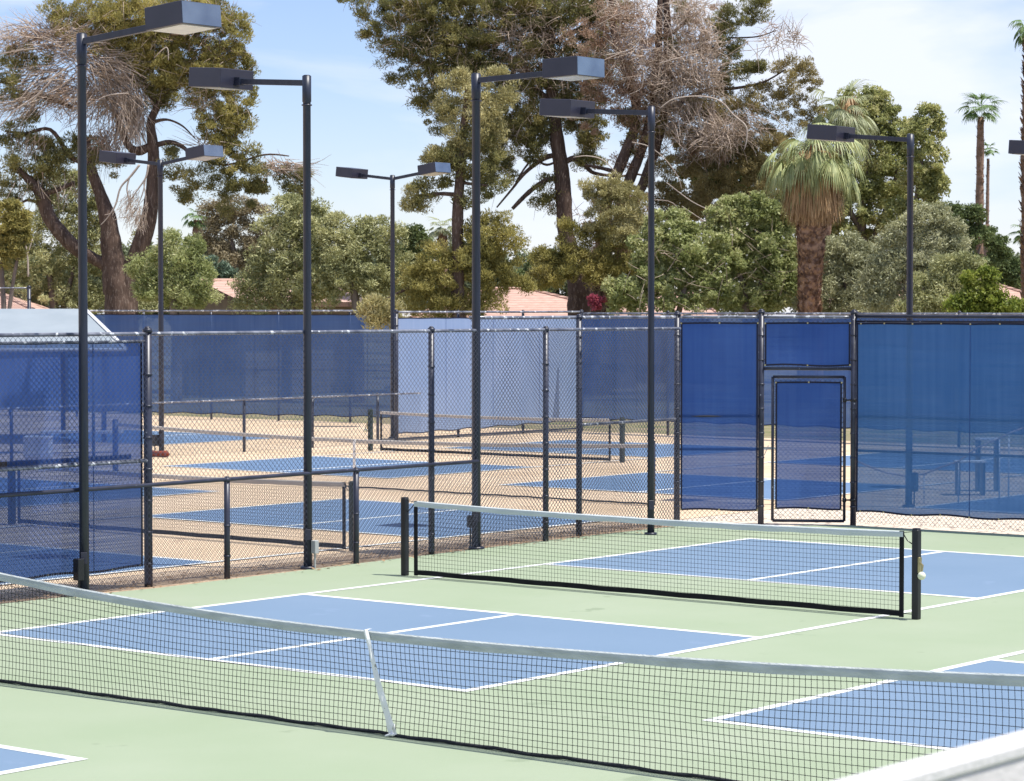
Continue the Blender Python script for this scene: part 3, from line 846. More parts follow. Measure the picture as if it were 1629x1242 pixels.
def lamp(name, x, y, h, dirs, label, r=0.046, arm=0.90, box=None, group='court lamp posts', head=1.0, arm_r=0.035, tilt=0.07):
    root = empty(name, (x, y, 0), label, 'lamp post', group)
    b = MB(); b.tube([(x, y, 0), (x, y, h * 0.45), (x, y, h - 0.32), (x, y, h - 0.31), (x, y, h)], [r * 1.08, r, r * 0.97, r * 1.12, r * 1.12], 16)
    b.tube([(x, y, -0.01), (x, y, 0.03)], r * 1.9, 16)
    b.tube([(x, y, h), (x, y, h + 0.012)], [r * 1.12, r * 0.7], 16)
    b.build('pole', M_POLE, root, True)
    b = MB(); b.box((x + r * 0.75, y - r * 0.75, 0.42), (0.07, 0.012, 0.13), (0.707, 0.707, 0), bev=0.003); b.build('hand_hole_cover', M_HEAD, root)
    b = MB(); b.tube([(x, y, h - 0.36), (x, y, h - 0.345)], r * 1.3, 16); b.build('collar', M_HEAD, root, True)
    for sx in dirs:
        ax = Vector((sx * math.cos(tilt), 0, math.sin(tilt))); up = Vector((-sx * math.sin(tilt), 0, math.cos(tilt)))
        o = Vector((x, y, h - 0.085))
        b = MB(); b.box(o + ax * (arm / 2 + 0.03), (arm, arm_r * 1.5, arm_r * 2.0), ax, up, bev=0.004)
        b.box(o + ax * (arm - 0.01), (0.10, 0.10, 0.10), ax, up)
        a = b.build('arm', M_POLE, root)
        hx, hy, hz = HX * head, HY * head, HZ * head
        c = o + ax * (arm + 0.03 + hx / 2) + up * 0.03
        b = MB(); b.box(c, (hx, hy, hz), ax, up, bev=0.006)
        # sheet-metal door frame hanging just under the box
        hd = b.build('lamp_head', M_HEAD, root)
        b = MB(); b.box(c + ax * (hx / 2 + 0.002), (0.004, hy * 0.97, hz * 0.95), ax, up); b.build('end_panel', M_HEADEND, hd)
        b = MB(); b.box(c - up * (hz / 2 + 0.003), (hx * 0.84, hy * 0.84, 0.006), ax, up); b.build('lens', M_LENS, hd)
    if box:
        ox, oz, m, sz = box
        b = MB(); b.box((x + ox[0], y + ox[1], oz), sz, bev=0.005)
        b.tube([(x + ox[0], y + ox[1], 0), (x + ox[0], y + ox[1], oz)], 0.012, 6); b.build('junction_box', m, root)
    return root


lamp('lamp_post', -7.84, 2.82, 6.18, (1,), 'tall navy lamp post at left, arm and box lamp pointing right over the court', arm=1.29, box=((0.02, -0.10), 0.30, M_BLACK, (0.09, 0.09, 0.24)), r=0.05, tilt=0.075)
lamp('lamp_post', -7.96, 6.53, 5.99, (-1,), 'navy lamp post second from left, box lamp reaching left before the leaning pine', arm=1.16, box=((0.09, 0.03), 0.27, M_GREYBOX, (0.07, 0.07, 0.16)), r=0.049)
lamp('lamp_post', -8.02, 9.82, 6.25, (1,), 'navy lamp post in the middle, box lamp pointing right before the big pine trunk', arm=1.30, box=((-0.10, 0), 0.36, M_BLACK, (0.07, 0.07, 0.16)), r=0.056, tilt=0.02)
lamp('lamp_post', -7.49, 13.02, 5.99, (-1,), 'navy lamp post left of the gate, box lamp pointing left under the middle one', r=0.046, arm=1.18)
lamp('lamp_post', -7.27, 19.78, 5.95, (-1,), 'navy lamp post behind the right windscreen, its lamp in front of the shaggy palm', arm=1.18, r=0.052, box=((0.1, 0), 0.4, M_BLACK, (0.1, 0.1, 0.3)), tilt=0.095)
lamp('lamp_post', -6.35, 24.6, 5.95, (-1,), 'lamp at the right edge of the picture, only its dark box in view', arm=1.0, r=0.05)
lamp('lamp_post', -27.1, 22.2, 6.37, (-1, 1), 'twin-armed lamp post left, behind the first navy post', r=0.055, arm=1.05, tilt=0.12, box=((-0.10, -0.10), 0.34, M_BLACK, (0.13, 0.13, 0.24)))
lamp('lamp_post', -28.4, 31.2, 6.45, (-1, 1), 'twin-armed lamp post standing at the left end of the pale windscreen', r=0.055, arm=1.05, tilt=0.12)
b = MB(); q = Vector((-27.0, 22.1, 0.06))
for k, (dx, r_) in enumerate(((-0.28, 0.05), (-0.15, 0.085), (0, 0.09), (0.15, 0.085), (0.27, 0.05))):
    pass
b.tube([q + Vector((-0.34, -0.12, 0)), q + Vector((-0.26, -0.12, 0.01)), q + Vector((0, -0.14, 0.0)), q + Vector((0.28, -0.12, 0.01)), q + Vector((0.36, -0.12, 0))], [0.03, 0.075, 0.06, 0.075, 0.03], 10)
tag(b.build('sandbag', M_RUST, None, True), 'rust-red sandbag lying at the foot of the left twin-armed lamp post', 'sandbag')

# ------------------------------------------------------------------ things behind the screens
# shade roof
rr = empty('shade_shelter', foot(60, 62), 'open shelter with pale blue-grey metal roof rising behind the left windscreen', 'shelter')
ra = at(-420, 491, 65); rb = at(134, 491, 65); ea = at(-500, 556, 60.5); eb = at(201, 556, 60.5)
b = MB(); th = Vector((0, 0, -0.06))
for i in range(26):      # standing-seam panels
    t0, t1 = i / 26, (i + 1) / 26
    a0, a1 = ra.lerp(rb, t0), ra.lerp(rb, t1); c0, c1 = ea.lerp(eb, t0), ea.lerp(eb, t1)
    b.quad(c0, c1, a1, a0); b.quad(c0 + th, a0 + th, a1 + th, c1 + th); b.quad(c0 + th, c1 + th, c1, c0)
b.build('roof', M_ROOFMETAL, rr)
b = MB(); b.tube([rb + Vector((0, 0, .02)), eb + Vector((0, 0, .02))], 0.05, 4, phase=0.78); b.tube([ea, eb], 0.035, 4, phase=0.78); b.build('edge_trim', M_WHITE, rr)
for u, D in ((-60, 61.5), (165, 61.5), (100, 64), (-200, 64)):
    q = foot(u, D); t = MB(); t.tube([(q.x, q.y, 0), (q.x, q.y, 2.3)], 0.06, 8); t.build('post', M_POST, rr, True)
cb = MB(); q = foot(60, 54); cb.box(q + Vector((0, 0, 0.26)), (0.55, 0.35, 0.40), (0.8, 0.6, 0), bev=0.02); cb.box(q + Vector((0, 0, 0.485)), (0.58, 0.38, 0.05), (0.8, 0.6, 0), bev=0.015)
cb.box(q + Vector((0, 0, 0.03)), (0.5, 0.3, 0.06), (0.8, 0.6, 0))
tag(cb.build('storage_box', M_WHITE), 'white box on the tan court, hazy through the left windscreen', 'box')
bq = foot(130, 57); bn = empty('bench', bq, 'low pale bench faintly seen through the left windscreen', 'bench')
b = MB(); b.box(bq + Vector((0, 0, 0.45)), (1.8, 0.35, 0.05), (0.79, 0.61, 0)); b.build('seat', M_WHITE, bn)
for s_ in (-0.75, 0.75):
    b = MB(); b.box(bq + Vector((0.79, 0.61, 0)) * s_ + Vector((0, 0, 0.21)), (0.06, 0.3, 0.42), (0.79, 0.61, 0)); b.build('leg', M_POST, bn)

# rope barrier behind right screen
rbq = foot(1500, 42); rp = empty('rope_barrier', rbq, 'rope sagging between thin white stakes behind the right windscreen', 'rope barrier')
for u, v in ((1470, 755), (1525, 735), (1590, 698), (1605, 690)):
    q = at(u, v, 42); b = MB(); b.tube([(q.x, q.y, 0), (q.x, q.y, q.z)], 0.012, 6); b.build('stake', M_WHITE, rp, True)
b = MB(); pts = [at(u, v, 42) for u, v in ((1362, 733), (1385, 743), (1410, 752), (1440, 757), (1470, 754), (1500, 742), (1525, 734), (1555, 712), (1590, 697), (1606, 689), (1640, 676))]
b.tube(pts, 0.016, 6); b.build('rope', mat('frayed_rope', (0.55, 0.40, 0.36), (0.42, 0.3, 0.28), rough=0.9), rp, True)
for nm, u0, u1, v, D, lab in (('bench', 1520, 1567, 734, 44, 'lower white-topped bench behind the right windscreen'), ('table', 1553, 1588, 698, 45, 'small white-topped table behind the right windscreen')):
    a, c = at(u0, v, D), at(u1, v, D); o = empty(nm, foot((u0 + u1) / 2, D), lab, nm)
    mid = (a + c) / 2; b = MB(); b.box(mid, ((c - a).length, 0.35, 0.03), (c - a)); b.build('top', M_WHITE, o)
    for q in (a.lerp(c, 0.08), a.lerp(c, 0.92)):
        b = MB(); b.box((q.x, q.y, (q.z - 0.02) / 2), (0.04, 0.3, q.z - 0.02), (c - a)); b.build('leg', M_POST, o)

# parapet near the camera
pw = empty('parapet', (11.82, -12.0, 0), 'blurred white stucco parapet in the bottom right corner', 'wall')
b = MB(); b.box((11.772, -11.6, 1.24), (0.054, 5.4, 2.48), bev=0.004); b.build('wall', mat('grey_stucco', (0.656, 0.620, 0.620), (0.566, 0.537, 0.537), rough=0.85, scale=2, bump=0.2, bscale=50), pw)
b = MB(); b.box((11.772, -11.6, 2.492), (0.062, 5.42, 0.024), bev=0.005); b.build('coping', M_STUCCO, pw)


# ------------------------------------------------------------------ houses
def hip_house(name, label, u0, u1, D, zr, ze, r0, r1, depth=8.0, over=0.4):
    a = foot(u0, D); c = foot(u1, D); d = (c - a).normalized(); n = Vector((-d.y, d.x, 0))
    root = empty(name, (a + c) / 2, label, 'house')
    L = (c - a).length
    ra_ = a + d * L * r0 + n * depth / 2; rb_ = a + d * L * r1 + n * depth / 2
    ra_.z = rb_.z = zr
    e = [a - d * over - n * over, c + d * over - n * over, c + d * over + n * (depth + over), a - d * over + n * (depth + over)]
    for p in e: p.z = ze
    b = MB(); b.quad(e[0], e[1], rb_, ra_); b.poly([e[1], e[2], rb_]); b.quad(e[2], e[3], ra_, rb_); b.poly([e[3], e[0], ra_])
    # ridge and hip cap tiles
    for p, q in ((ra_, rb_), (e[0], ra_), (e[1], rb_)):
        b.tube([p, q], 0.09, 6)
    b.build('roof', M_TILE, root)
    b = MB(); lo = [p - Vector((0, 0, 0.16)) for p in e]
    for i in range(4): b.quad(lo[i], lo[(i + 1) % 4], e[(i + 1) % 4], e[i])
    b.build('fascia', M_FASCIA, root)
    b = MB(); cc = (a + c) / 2 + n * depth / 2; b.box(cc + Vector((0, 0, (ze - 0.1) / 2)), (L, depth, ze - 0.1), d); b.build('wall', M_WALL, root)
    return root


hip_house('house', 'low house with pink tiled hip roof between the pines and the pale windscreen', 670, 1010, 104, 4.02, 2.82, 0.28, 0.50)
hip_house('house', 'pink tiled roof showing right of the big pine trunk', 950, 1130, 112, 3.85, 2.9, 0.05, 0.9, depth=6)
hip_house('house', 'pink tiled roof behind the olive bushes at right', 1330, 1690, 108, 4.62, 3.2, 0.14, 0.66)
# gabled house behind left olive trees
hg = empty('house', foot(360, 98), 'tan gabled house with pale tile roof left of the grey-green olive trees', 'house')
A_ = at(316, 446, 97); B_ = at(520, 446, 103); C_ = at(386, 480, 93); E_ = at(590, 480, 99); F_ = at(262, 480, 101)
b = MB(); b.quad(C_, E_, B_, A_); F2 = at(460, 480, 107); b.quad(A_, B_, F2, F_); b.tube([A_, B_], 0.08, 6)
b.build('roof', M_TILE, hg)
b = MB(); dz = Vector((0, 0, -0.18)); b.quad(A_ + dz, C_ + dz, C_, A_); b.quad(F_ + dz, A_ + dz, A_, F_); b.quad(C_ + dz, E_ + dz, E_, C_); b.build('fascia', M_FASCIA, hg)
b = MB(); ins = (B_ - A_).normalized() * 0.5
p1, p2, p3 = F_.lerp(C_, 0.1) + ins, F_.lerp(C_, 0.92) + ins, A_ + ins - Vector((0, 0, 0.15))
b.poly([Vector((p1.x, p1.y, 0)), Vector((p2.x, p2.y, 0)), p2 + dz * .5, p3, p1 + dz * .5])
q2 = E_.lerp(F2, 0.08) - ins
b.quad(Vector((p2.x, p2.y, 0)), Vector((q2.x, q2.y, 0)), Vector((q2.x, q2.y, p2.z - .15)), p2 + dz * .5)
b.build('wall', M_WALL, hg)
b = MB(); t_ = F_.lerp(C_, 0.55) + ins * 0.9; b.tube([(t_.x, t_.y, 0), (t_.x, t_.y, 2.9)], 0.14, 4); b.build('porch_column', mat('pale_column', (0.42, 0.36, 0.28), (0.36, 0.3, 0.24)), hg)
hip_house('house', 'sliver of pink tile and grey louvred roof at the far left edge', -140, 40, 96, 3.98, 3.15, 0.2, 0.55, depth=5)


# ------------------------------------------------------------------ foliage
def rand_unit(n):
    v = RNG.normal(size=(n, 3)); return v / np.linalg.norm(v, axis=1)[:, None]


RT = np.array(tuple(_rt)); FHn = np.array(tuple(FH)); UPn = np.array([0, 0, 1.0])


def crown_points(blobs, D, dens, clump_r, depth=1.0, shell=0.5, jitter=0.14, plumes=0):
    """clump centres through the volume of every lobe of the crown"""
    out = []; more = []
    for bl in blobs:
        for _ in range(4):
            a_ = RNG.uniform(0, 6.283); q_ = RNG.uniform(0.25, 0.45)
            more.append((bl[0] + math.cos(a_) * bl[2] * 1.0, bl[1] + math.sin(a_) * bl[3] * 1.0, bl[2] * q_, bl[3] * q_) + tuple(bl[4:]))
        for _ in range(plumes):
            a_ = RNG.uniform(0.15, 2.99); q_ = RNG.uniform(0.10, 0.2)
            more.append((bl[0] + math.cos(a_) * bl[2] * 1.05, bl[1] - math.sin(a_) * bl[3] * 1.08, max(4, bl[2] * q_), bl[3] * RNG.uniform(0.3, 0.5), 1.6) + tuple(bl[5:]))
    for bl in list(blobs) + more:
        u, v, ru, rv = bl[:4]; k = bl[4] if len(bl) > 4 else 1.0; dd_ = bl[5] if len(bl) > 5 else 0.0
        c = np.array(tuple(at(u, v, D + dd_))); px = D / FPX
        a, h = ru * px, rv * px; dp = 0.5 * (a + min(a, h) * 1.0) * depth
        n = max(2, int(dens * k * (a * h) / (clump_r ** 2)))
        d = rand_unit(n); r = RNG.uniform(shell ** 3, 1, n) ** (1 / 3.0) if shell > 0 else RNG.uniform(0, 1, n) ** (1 / 3.0)
        inner = RNG.uniform(size=n) < 0.25; r[inner] *= RNG.uniform(0.2, 0.8, inner.sum())
        jit = 1 + jitter * RNG.normal(size=n)
        d = d * (r * jit)[:, None]
        out.append(c + RT * (d[:, :1] * a) + FHn * (d[:, 1:2] * dp) + UPn * (d[:, 2:] * h))
    return np.concatenate(out)


def leaves(name, centers, m, root, per, clump_r, ll, lw, up=0.35, flat=0.75, droop=0.0, out=0.6, fold=False):
    """leaf-sized blades round each clump centre, pointing outward and a little up (or drooping)"""
    n = len(centers) * per
    cr = clump_r * RNG.uniform(0.6, 1.35, (len(centers), 1))
    C = np.repeat(centers, per, axis=0); CR = np.repeat(cr, per, axis=0)
    d = rand_unit(n); rad = RNG.uniform(0.25, 1.0, (n, 1)) ** 0.6
    P = C + d * rad * CR * np.array([1, 1, flat])
    t = d * out + rand_unit(n) * (1 - out) + np.array([0, 0, up - droop]); t /= np.linalg.norm(t, axis=1)[:, None]
    s = np.cross(t, rand_unit(n)); s /= (np.linalg.norm(s, axis=1)[:, None] + 1e-9)
    L = ll * RNG.uniform(0.6, 1.3, (n, 1)); W = lw * RNG.uniform(0.6, 1.3, (n, 1))
    V = np.empty((n, 4, 3)); V[:, 0] = P - t * L * 0.5; V[:, 1] = P + s * W * 0.5 - t * L * 0.05; V[:, 2] = P + t * L * 0.5; V[:, 3] = P - s * W * 0.5 - t * L * 0.05
    F = np.arange(n * 4).reshape(n, 4)
    return np_mesh(name, V.reshape(-1, 3), F, m, root)


def limbs(root, D, paths, m, name='trunk', depth=0.6, n=9, seed=0, smooth=True, rough=0.05):
    rs = random.Random(seed); b = MB(); px = D / FPX
    for path in paths:
        pts = []; rad = []
        w0 = rs.uniform(-depth, depth) * (0 if path[0][1] > 480 else 1)
        for i, p in enumerate(path):
            dd_ = p[3] if len(p) > 3 else 0.0
            pts.append(at(p[0], p[1], D + dd_)); rad.append(p[2] * px)
        # smooth resample
        P2, R2 = [], []
        for i in range(len(pts) - 1):
            p0 = pts[max(i - 1, 0)]; p1 = pts[i]; p2 = pts[i + 1]; p3 = pts[min(i + 2, len(pts) - 1)]
            for k in range(5):
                t = k / 5.0
                q = 0.5 * ((2 * p1) + (p2 - p0) * t + (2 * p0 - 5 * p1 + 4 * p2 - p3) * t * t + (3 * p1 - p0 - 3 * p2 + p3) * t ** 3)
                P2.append(q); R2.append((rad[i] * (1 - t) + rad[i + 1] * t) * (1 + rs.uniform(-rough, rough)))
        P2.append(pts[-1]); R2.append(rad[-1])
        if P2[0].z < 0.5: P2[0].z = -0.2
        b.tube(P2, R2, n)
    return b.build(name, m, root, smooth)


def twigs(name, root, blobs, D, n_per, ln, r, m, curl=0.5, depth=1.0, dirs=None, nseg=4):
    """fine curved dead twigs"""
    V = []; F = []; base = 0
    for bl in blobs:
        u, v, ru, rv = bl[:4]; k = bl[4] if len(bl) > 4 else 1.0; dirv = bl[5] if len(bl) > 5 else None
        c = np.array(tuple(at(u, v, D))); px = D / FPX; a, h = ru * px, rv * px; dp = (a + h) / 2 * depth
        n = int(n_per * k * a * h * 5.2)
        d = rand_unit(n) * (RNG.uniform(0, 1, (n, 1)) ** (1 / 2.2))
        P = c + RT * d[:, :1] * a + FHn * d[:, 1:2] * dp + UPn * d[:, 2:] * h
        t = rand_unit(n)
        if dirv is not None: t = t * 0.55 + (RT * dirv[0] + UPn * dirv[1]) * 0.9
        t /= np.linalg.norm(t, axis=1)[:, None]
        L = ln * RNG.uniform(0.4, 1.4, (n, 1)); bend = rand_unit(n) * curl + np.array([0, 0, -0.25 * curl])
        s1 = np.cross(t, rand_unit(n)); s1 /= (np.linalg.norm(s1, axis=1)[:, None] + 1e-9); s2 = np.cross(t, s1)
        rings = []
        cur = P.copy(); st = L / nseg
        for i in range(nseg + 1):
            rad = 1.25 * r * (1 - 0.7 * i / nseg)
            for an in (0, 2.094, 4.189):
                rings.append(cur + (s1 * math.cos(an) + s2 * math.sin(an)) * rad)
            tt = t + bend * (i / nseg); tt /= np.linalg.norm(tt, axis=1)[:, None]
            cur = cur + tt * st
        vv = np.stack(rings, axis=1); k3 = 3 * (nseg + 1)
        idx = (np.arange(n) * k3)[:, None] + base
        for i in range(nseg):
            for q in range(3):
                q2 = (q + 1) % 3
                F.append(np.concatenate([idx + i * 3 + q, idx + i * 3 + q2, idx + (i + 1) * 3 + q2, idx + (i + 1) * 3 + q], axis=1))
        V.append(vv.reshape(-1, 3)); base += n * k3
    return np_mesh(name, np.concatenate(V), np.concatenate(F), m, root)


def thread_twigs(root, blobs, D, k=0.35, m=None, ln=0.6):
    return twigs('fine_twigs', root, [(b_[0], b_[1], b_[2] * 1.1, b_[3] * 1.1, k) for b_ in blobs], D, 24, ln, 0.009, m or L_TWIG, curl=0.5)


def tree(name, u, D, label, cat='tree', group=None):
    return empty(name, foot(u, D), label, cat, group)


PINE = dict(per=135, clump_r=0.27, ll=0.13, lw=0.032, up=0.35, out=0.5)


def pine_crown(root, blobs, D, m, dens=2.3, name='crown', **kw):
    k = dict(PINE); k.update(kw)
    c = crown_points(blobs, D, dens * 1.3, k['clump_r'], jitter=0.22)
    return leaves(name, c, m, root, k['per'], k['clump_r'], k['ll'], k['lw'], up=k['up'], out=k['out'])


# ---- leaning pine with dead boughs, left
D = 92
t = tree('pine_tree', 190, D, 'big multi-stemmed pine at left with a mass of dead grey twigs in its crown')
limbs(t, D, [
    [(196, 640, 30), (193, 500, 26), (185, 450, 22), (178, 400, 17), (172, 350, 14), (160, 310, 10), (146, 270, 8), (138, 220, 5)],
    [(190, 500, 20), (172, 430, 10), (150, 412, 9), (125, 398, 11), (98, 372, 12), (78, 345, 11), (68, 315, 11), (58, 298, 9), (40, 280, 6), (20, 262, 4)],
    [(200, 500, 20), (206, 440, 14), (222, 395, 14), (236, 350, 13), (243, 300, 11), (244, 240, 9), (240, 195, 7), (252, 165, 5), (262, 130, 4), (270, 90, 3)],
    [(210, 500, 9), (214, 450, 8), (218, 410, 7), (232, 380, 6)],
    [(240, 232, 6), (220, 240, 8), (205, 232, 6), (192, 205, 5), (186, 180, 4)],
    [(244, 232, 5), (270, 226, 4), (290, 233, 3.5), (312, 250, 2.5), (360, 262, 1.8), (420, 246, 1.6), (460, 248, 1)],
    [(240, 195, 4), (265, 190, 2), (290, 200, 1.5), (310, 220, 1)],
    [(140, 262, 4), (112, 248, 4), (80, 206, 3), (40, 212, 2.4), (8, 208, 2)],
    [(116, 172, 3), (90, 160, 4), (50, 150, 3), (10, 140, 2)],
    [(64, 310, 5), (90, 302, 4), (118, 290, 3)], [(70, 325, 3), (45, 318, 2.4), (30, 326, 1.6)],
    [(250, 165, 3), (290, 120, 2.5), (330, 90, 2)], [(246, 170, 3), (222, 110, 2.5), (190, 60, 2)],
], M_BARK, seed=1, n=10)
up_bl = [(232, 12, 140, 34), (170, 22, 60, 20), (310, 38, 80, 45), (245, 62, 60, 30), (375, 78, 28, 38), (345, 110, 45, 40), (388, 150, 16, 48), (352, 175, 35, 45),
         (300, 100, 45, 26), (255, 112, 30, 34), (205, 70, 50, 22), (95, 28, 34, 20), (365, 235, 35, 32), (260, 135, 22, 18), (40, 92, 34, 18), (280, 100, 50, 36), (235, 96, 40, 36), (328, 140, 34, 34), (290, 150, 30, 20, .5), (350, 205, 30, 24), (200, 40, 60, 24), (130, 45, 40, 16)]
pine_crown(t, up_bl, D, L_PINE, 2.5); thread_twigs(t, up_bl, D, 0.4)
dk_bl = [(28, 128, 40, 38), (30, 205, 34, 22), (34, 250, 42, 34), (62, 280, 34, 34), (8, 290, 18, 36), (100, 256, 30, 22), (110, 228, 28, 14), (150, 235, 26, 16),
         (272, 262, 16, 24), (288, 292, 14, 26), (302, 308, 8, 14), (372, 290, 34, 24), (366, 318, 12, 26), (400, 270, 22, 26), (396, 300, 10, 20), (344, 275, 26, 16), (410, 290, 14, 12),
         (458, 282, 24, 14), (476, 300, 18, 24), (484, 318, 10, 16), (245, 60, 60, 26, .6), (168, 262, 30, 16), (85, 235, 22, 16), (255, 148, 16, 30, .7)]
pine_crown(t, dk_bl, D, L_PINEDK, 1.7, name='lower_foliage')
tw = [(60, 60, 60, 28, .9, (-.8, .2)), (110, 70, 62, 32, 1.5, (.7, .1)), (165, 105, 52, 38, 1.8, (.7, -.45)), (195, 140, 42, 42, 2.1, (.45, -.8)), (205, 185, 30, 38, 1.9, (.05, -1)), (150, 155, 46, 32, 1.4, (-.6, -.5)), (90, 130, 60, 36, 1.1, (-.8, -.4)), (40, 160, 46, 30, .9, (-.8, -.5)), (170, 225, 24, 26, 1.0, (-.2, -1)),
      (20, 75, 26, 20, 1.0), (322, 155, 26, 26, .8), (440, 262, 34, 12, 1.0, (0.9, -0.4)), (330, 230, 26, 16, .8), (470, 262, 20, 10, .8, (0.9, -.3)), (50, 215, 44, 20, 0.5, (-.3, -1)), (70, 290, 60, 30, .25, (0, -1))]
twigs('dead_twigs', t, tw, D, 62, 0.95, 0.012, L_TWIG, curl=0.45)
twigs('brown_twigs', t, [(165, 225, 30, 30, 1.2), (60, 60, 50, 20, .8), (345, 75, 30, 26, .8), (440, 268, 30, 14, 1), (110, 150, 70, 50, .4), (300, 40, 80, 40, .3)], D, 70, 0.5, 0.012, L_TWIGBR, curl=0.9)
dead = [[(222, 262, 2.6), (208, 280, 2.4), (192, 298, 2.0), (184, 325, 1.8), (172, 345, 1.2), (160, 358, .7)], [(206, 282, 1.8), (202, 300, 1.6), (205, 322, 1.2), (200, 335, .8)],
        [(184, 325, 1.2), (178, 338, 1), (166, 342, .6)], [(236, 262, 2.4), (232, 282, 2), (220, 300, 1.6), (208, 318, 1.2), (200, 340, .8)], [(232, 282, 1.4), (226, 310, 1.2), (210, 342, .8), (190, 346, .6)],
        [(228, 288, 1.4), (232, 320, 1), (224, 345, .7)], [(128, 92, 1.2), (90, 120, 1.4), (60, 150, 1.6), (25, 175, 1.4), (0, 200, 1)], [(140, 168, 1.2), (170, 152, 1.2), (205, 148, .9)], [(245, 92, .9), (265, 75, 1.2), (268, 96, 1)],
        [(45, 440, 2.2), (44, 410, 1.8), (40, 385, 1.4), (34, 350, .9)], [(44, 405, 1.2), (52, 380, 1)], [(0, 86, 1), (30, 80, 1), (60, 76, .8)]]
limbs(t, D - 1.5, [[(a, b_, c_ * 0.75) for a, b_, c_ in q] for q in dead], M_DEADWOOD, name='dead_boughs', n=6, seed=2)
twigs('hanging_twigs', t, [(212, 325, 26, 26, 1.5, (-.4, -.9)), (220, 345, 18, 18, 1.2, (0, -1))], D - 1.5, 60, 0.5, 0.008, L_TWIG, curl=0.8)

# ---- central tall pine
D = 98
t = tree('pine_tree', 925, D, 'tallest central pine with a long bare trunk under a dark crown')
limbs(t, D, [
    [(928, 640, 26), (924, 500, 22), (924, 460, 21), (912, 420, 15), (900, 370, 13), (897, 320, 13), (893, 270, 12), (886, 220, 11), (880, 160, 10), (874, 100, 9), (876, 40, 8), (882, -40, 6), (884, -120, 4)],
    [(890, 245, 5), (865, 252, 4), (835, 275, 3), (815, 300, 2), (790, 330, 1.2)], [(894, 285, 5), (870, 286, 4), (842, 305, 4), (815, 332, 3)],
    [(893, 262, 4), (912, 252, 5), (930, 262, 4), (945, 275, 3), (985, 280, 2), (1020, 278, 1.6), (1040, 300, 1.2)],
    [(880, 165, 5), (850, 140, 4), (825, 132, 3)], [(888, 255, 2), (870, 262, 2), (845, 256, 2), (820, 290, 1)],
    [(872, 90, 5), (830, 60, 4), (760, 40, 3), (690, 50, 2)], [(874, 60, 5), (800, 10, 4), (700, 0, 3), (610, 10, 2)], [(876, 70, 4), (940, 40, 3), (990, 60, 2)],
    [(880, 150, 4), (830, 110, 3), (740, 100, 2), (660, 100, 1.4)],
], M_BARK, seed=3, n=10)
bl = [(575, 4, 36, 12), (625, 18, 42, 34), (600, 46, 22, 16), (680, 30, 60, 40), (625, 86, 26, 22), (665, 80, 40, 34), (640, 118, 24, 12), (700, 100, 44, 34), (745, 55, 60, 50), (692, 150, 34, 26), (665, 155, 22, 10),
      (705, 185, 20, 26), (800, 30, 60, 40), (835, 85, 50, 45), (770, 110, 45, 34), (880, 40, 55, 45), (905, 95, 50, 32), (820, 150, 30, 25), (815, 205, 36, 30), (790, 240, 34, 26), (840, 225, 30, 22), (860, 175, 24, 24),
      (930, 195, 26, 20), (945, 225, 18, 28), (938, 250, 18, 16), (870, 305, 22, 22), (865, 325, 16, 12), (960, 30, 40, 40), (780, 295, 24, 14), (800, 270, 20, 20), (935, 170, 22, 24), (850, -20, 150, 40), (700, -10, 90, 20), (790, 150, 46, 36), (900, 145, 40, 30), (760, 95, 40, 40), (830, 180, 40, 26), (935, 105, 40, 46), (900, 15, 60, 40), (720, 60, 50, 50), (650, 50, 50, 40), (940, 150, 30, 30), (855, 240, 20, 20), (845, 200, 36, 26), (930, 215, 26, 30), (800, 215, 30, 26), (870, 130, 40, 30), (960, 90, 40, 40), (915, 175, 30, 24), (775, 200, 24, 30)]
pine_crown(t, bl, D, L_PINEDK, 2.0); thread_twigs(t, bl, D, 0.4)
lo = [(960, 440, 40, 30), (1000, 420, 34, 30), (985, 465, 30, 20), (925, 365, 28, 18), (900, 392, 30, 22), (955, 378, 24, 20), (880, 405, 26, 12), (868, 432, 26, 26), (905, 428, 26, 24), (865, 440, 22, 18), (945, 420, 34, 24), (985, 435, 28, 18)]
pine_crown(t, lo, D - 5, L_PINE, 2.4, name='lower_foliage')
yl = [(975, 310, 28, 26), (955, 325, 24, 24), (995, 348, 34, 34), (970, 375, 30, 30), (1010, 380, 24, 30), (1005, 315, 26, 22), (945, 290, 14, 12), (860, 425, 16, 14, .8), (1020, 345, 12, 30)]
pine_crown(t, yl, D - 5, L_PINEYL, 2.2, name='yellow_foliage')  # clumps with yellowing needles, their own colour
pine_crown(t, [(975, 350, 40, 40, 1, -4), (990, 400, 40, 30, 1, -4), (1000, 330, 30, 30, 1, -4), (960, 400, 30, 40, 1, -4), (1000, 440, 30, 30, 1, -4), (890, 25, 60, 30, .5), (850, 110, 30, 20, .5)], D, L_PINEBR, 1.0, name='brown_foliage')
twigs('dead_twigs', t, [(790, 60, 60, 40, .5), (860, 60, 80, 60, .9), (820, 130, 60, 40, .5), (740, 110, 60, 40, .3), (910, 130, 50, 50, .7), (660, 60, 60, 50, .2), (1000, 340, 20, 30, .5), (925, 345, 20, 16, .5)], D, 60, 0.6, 0.011, L_TWIG)

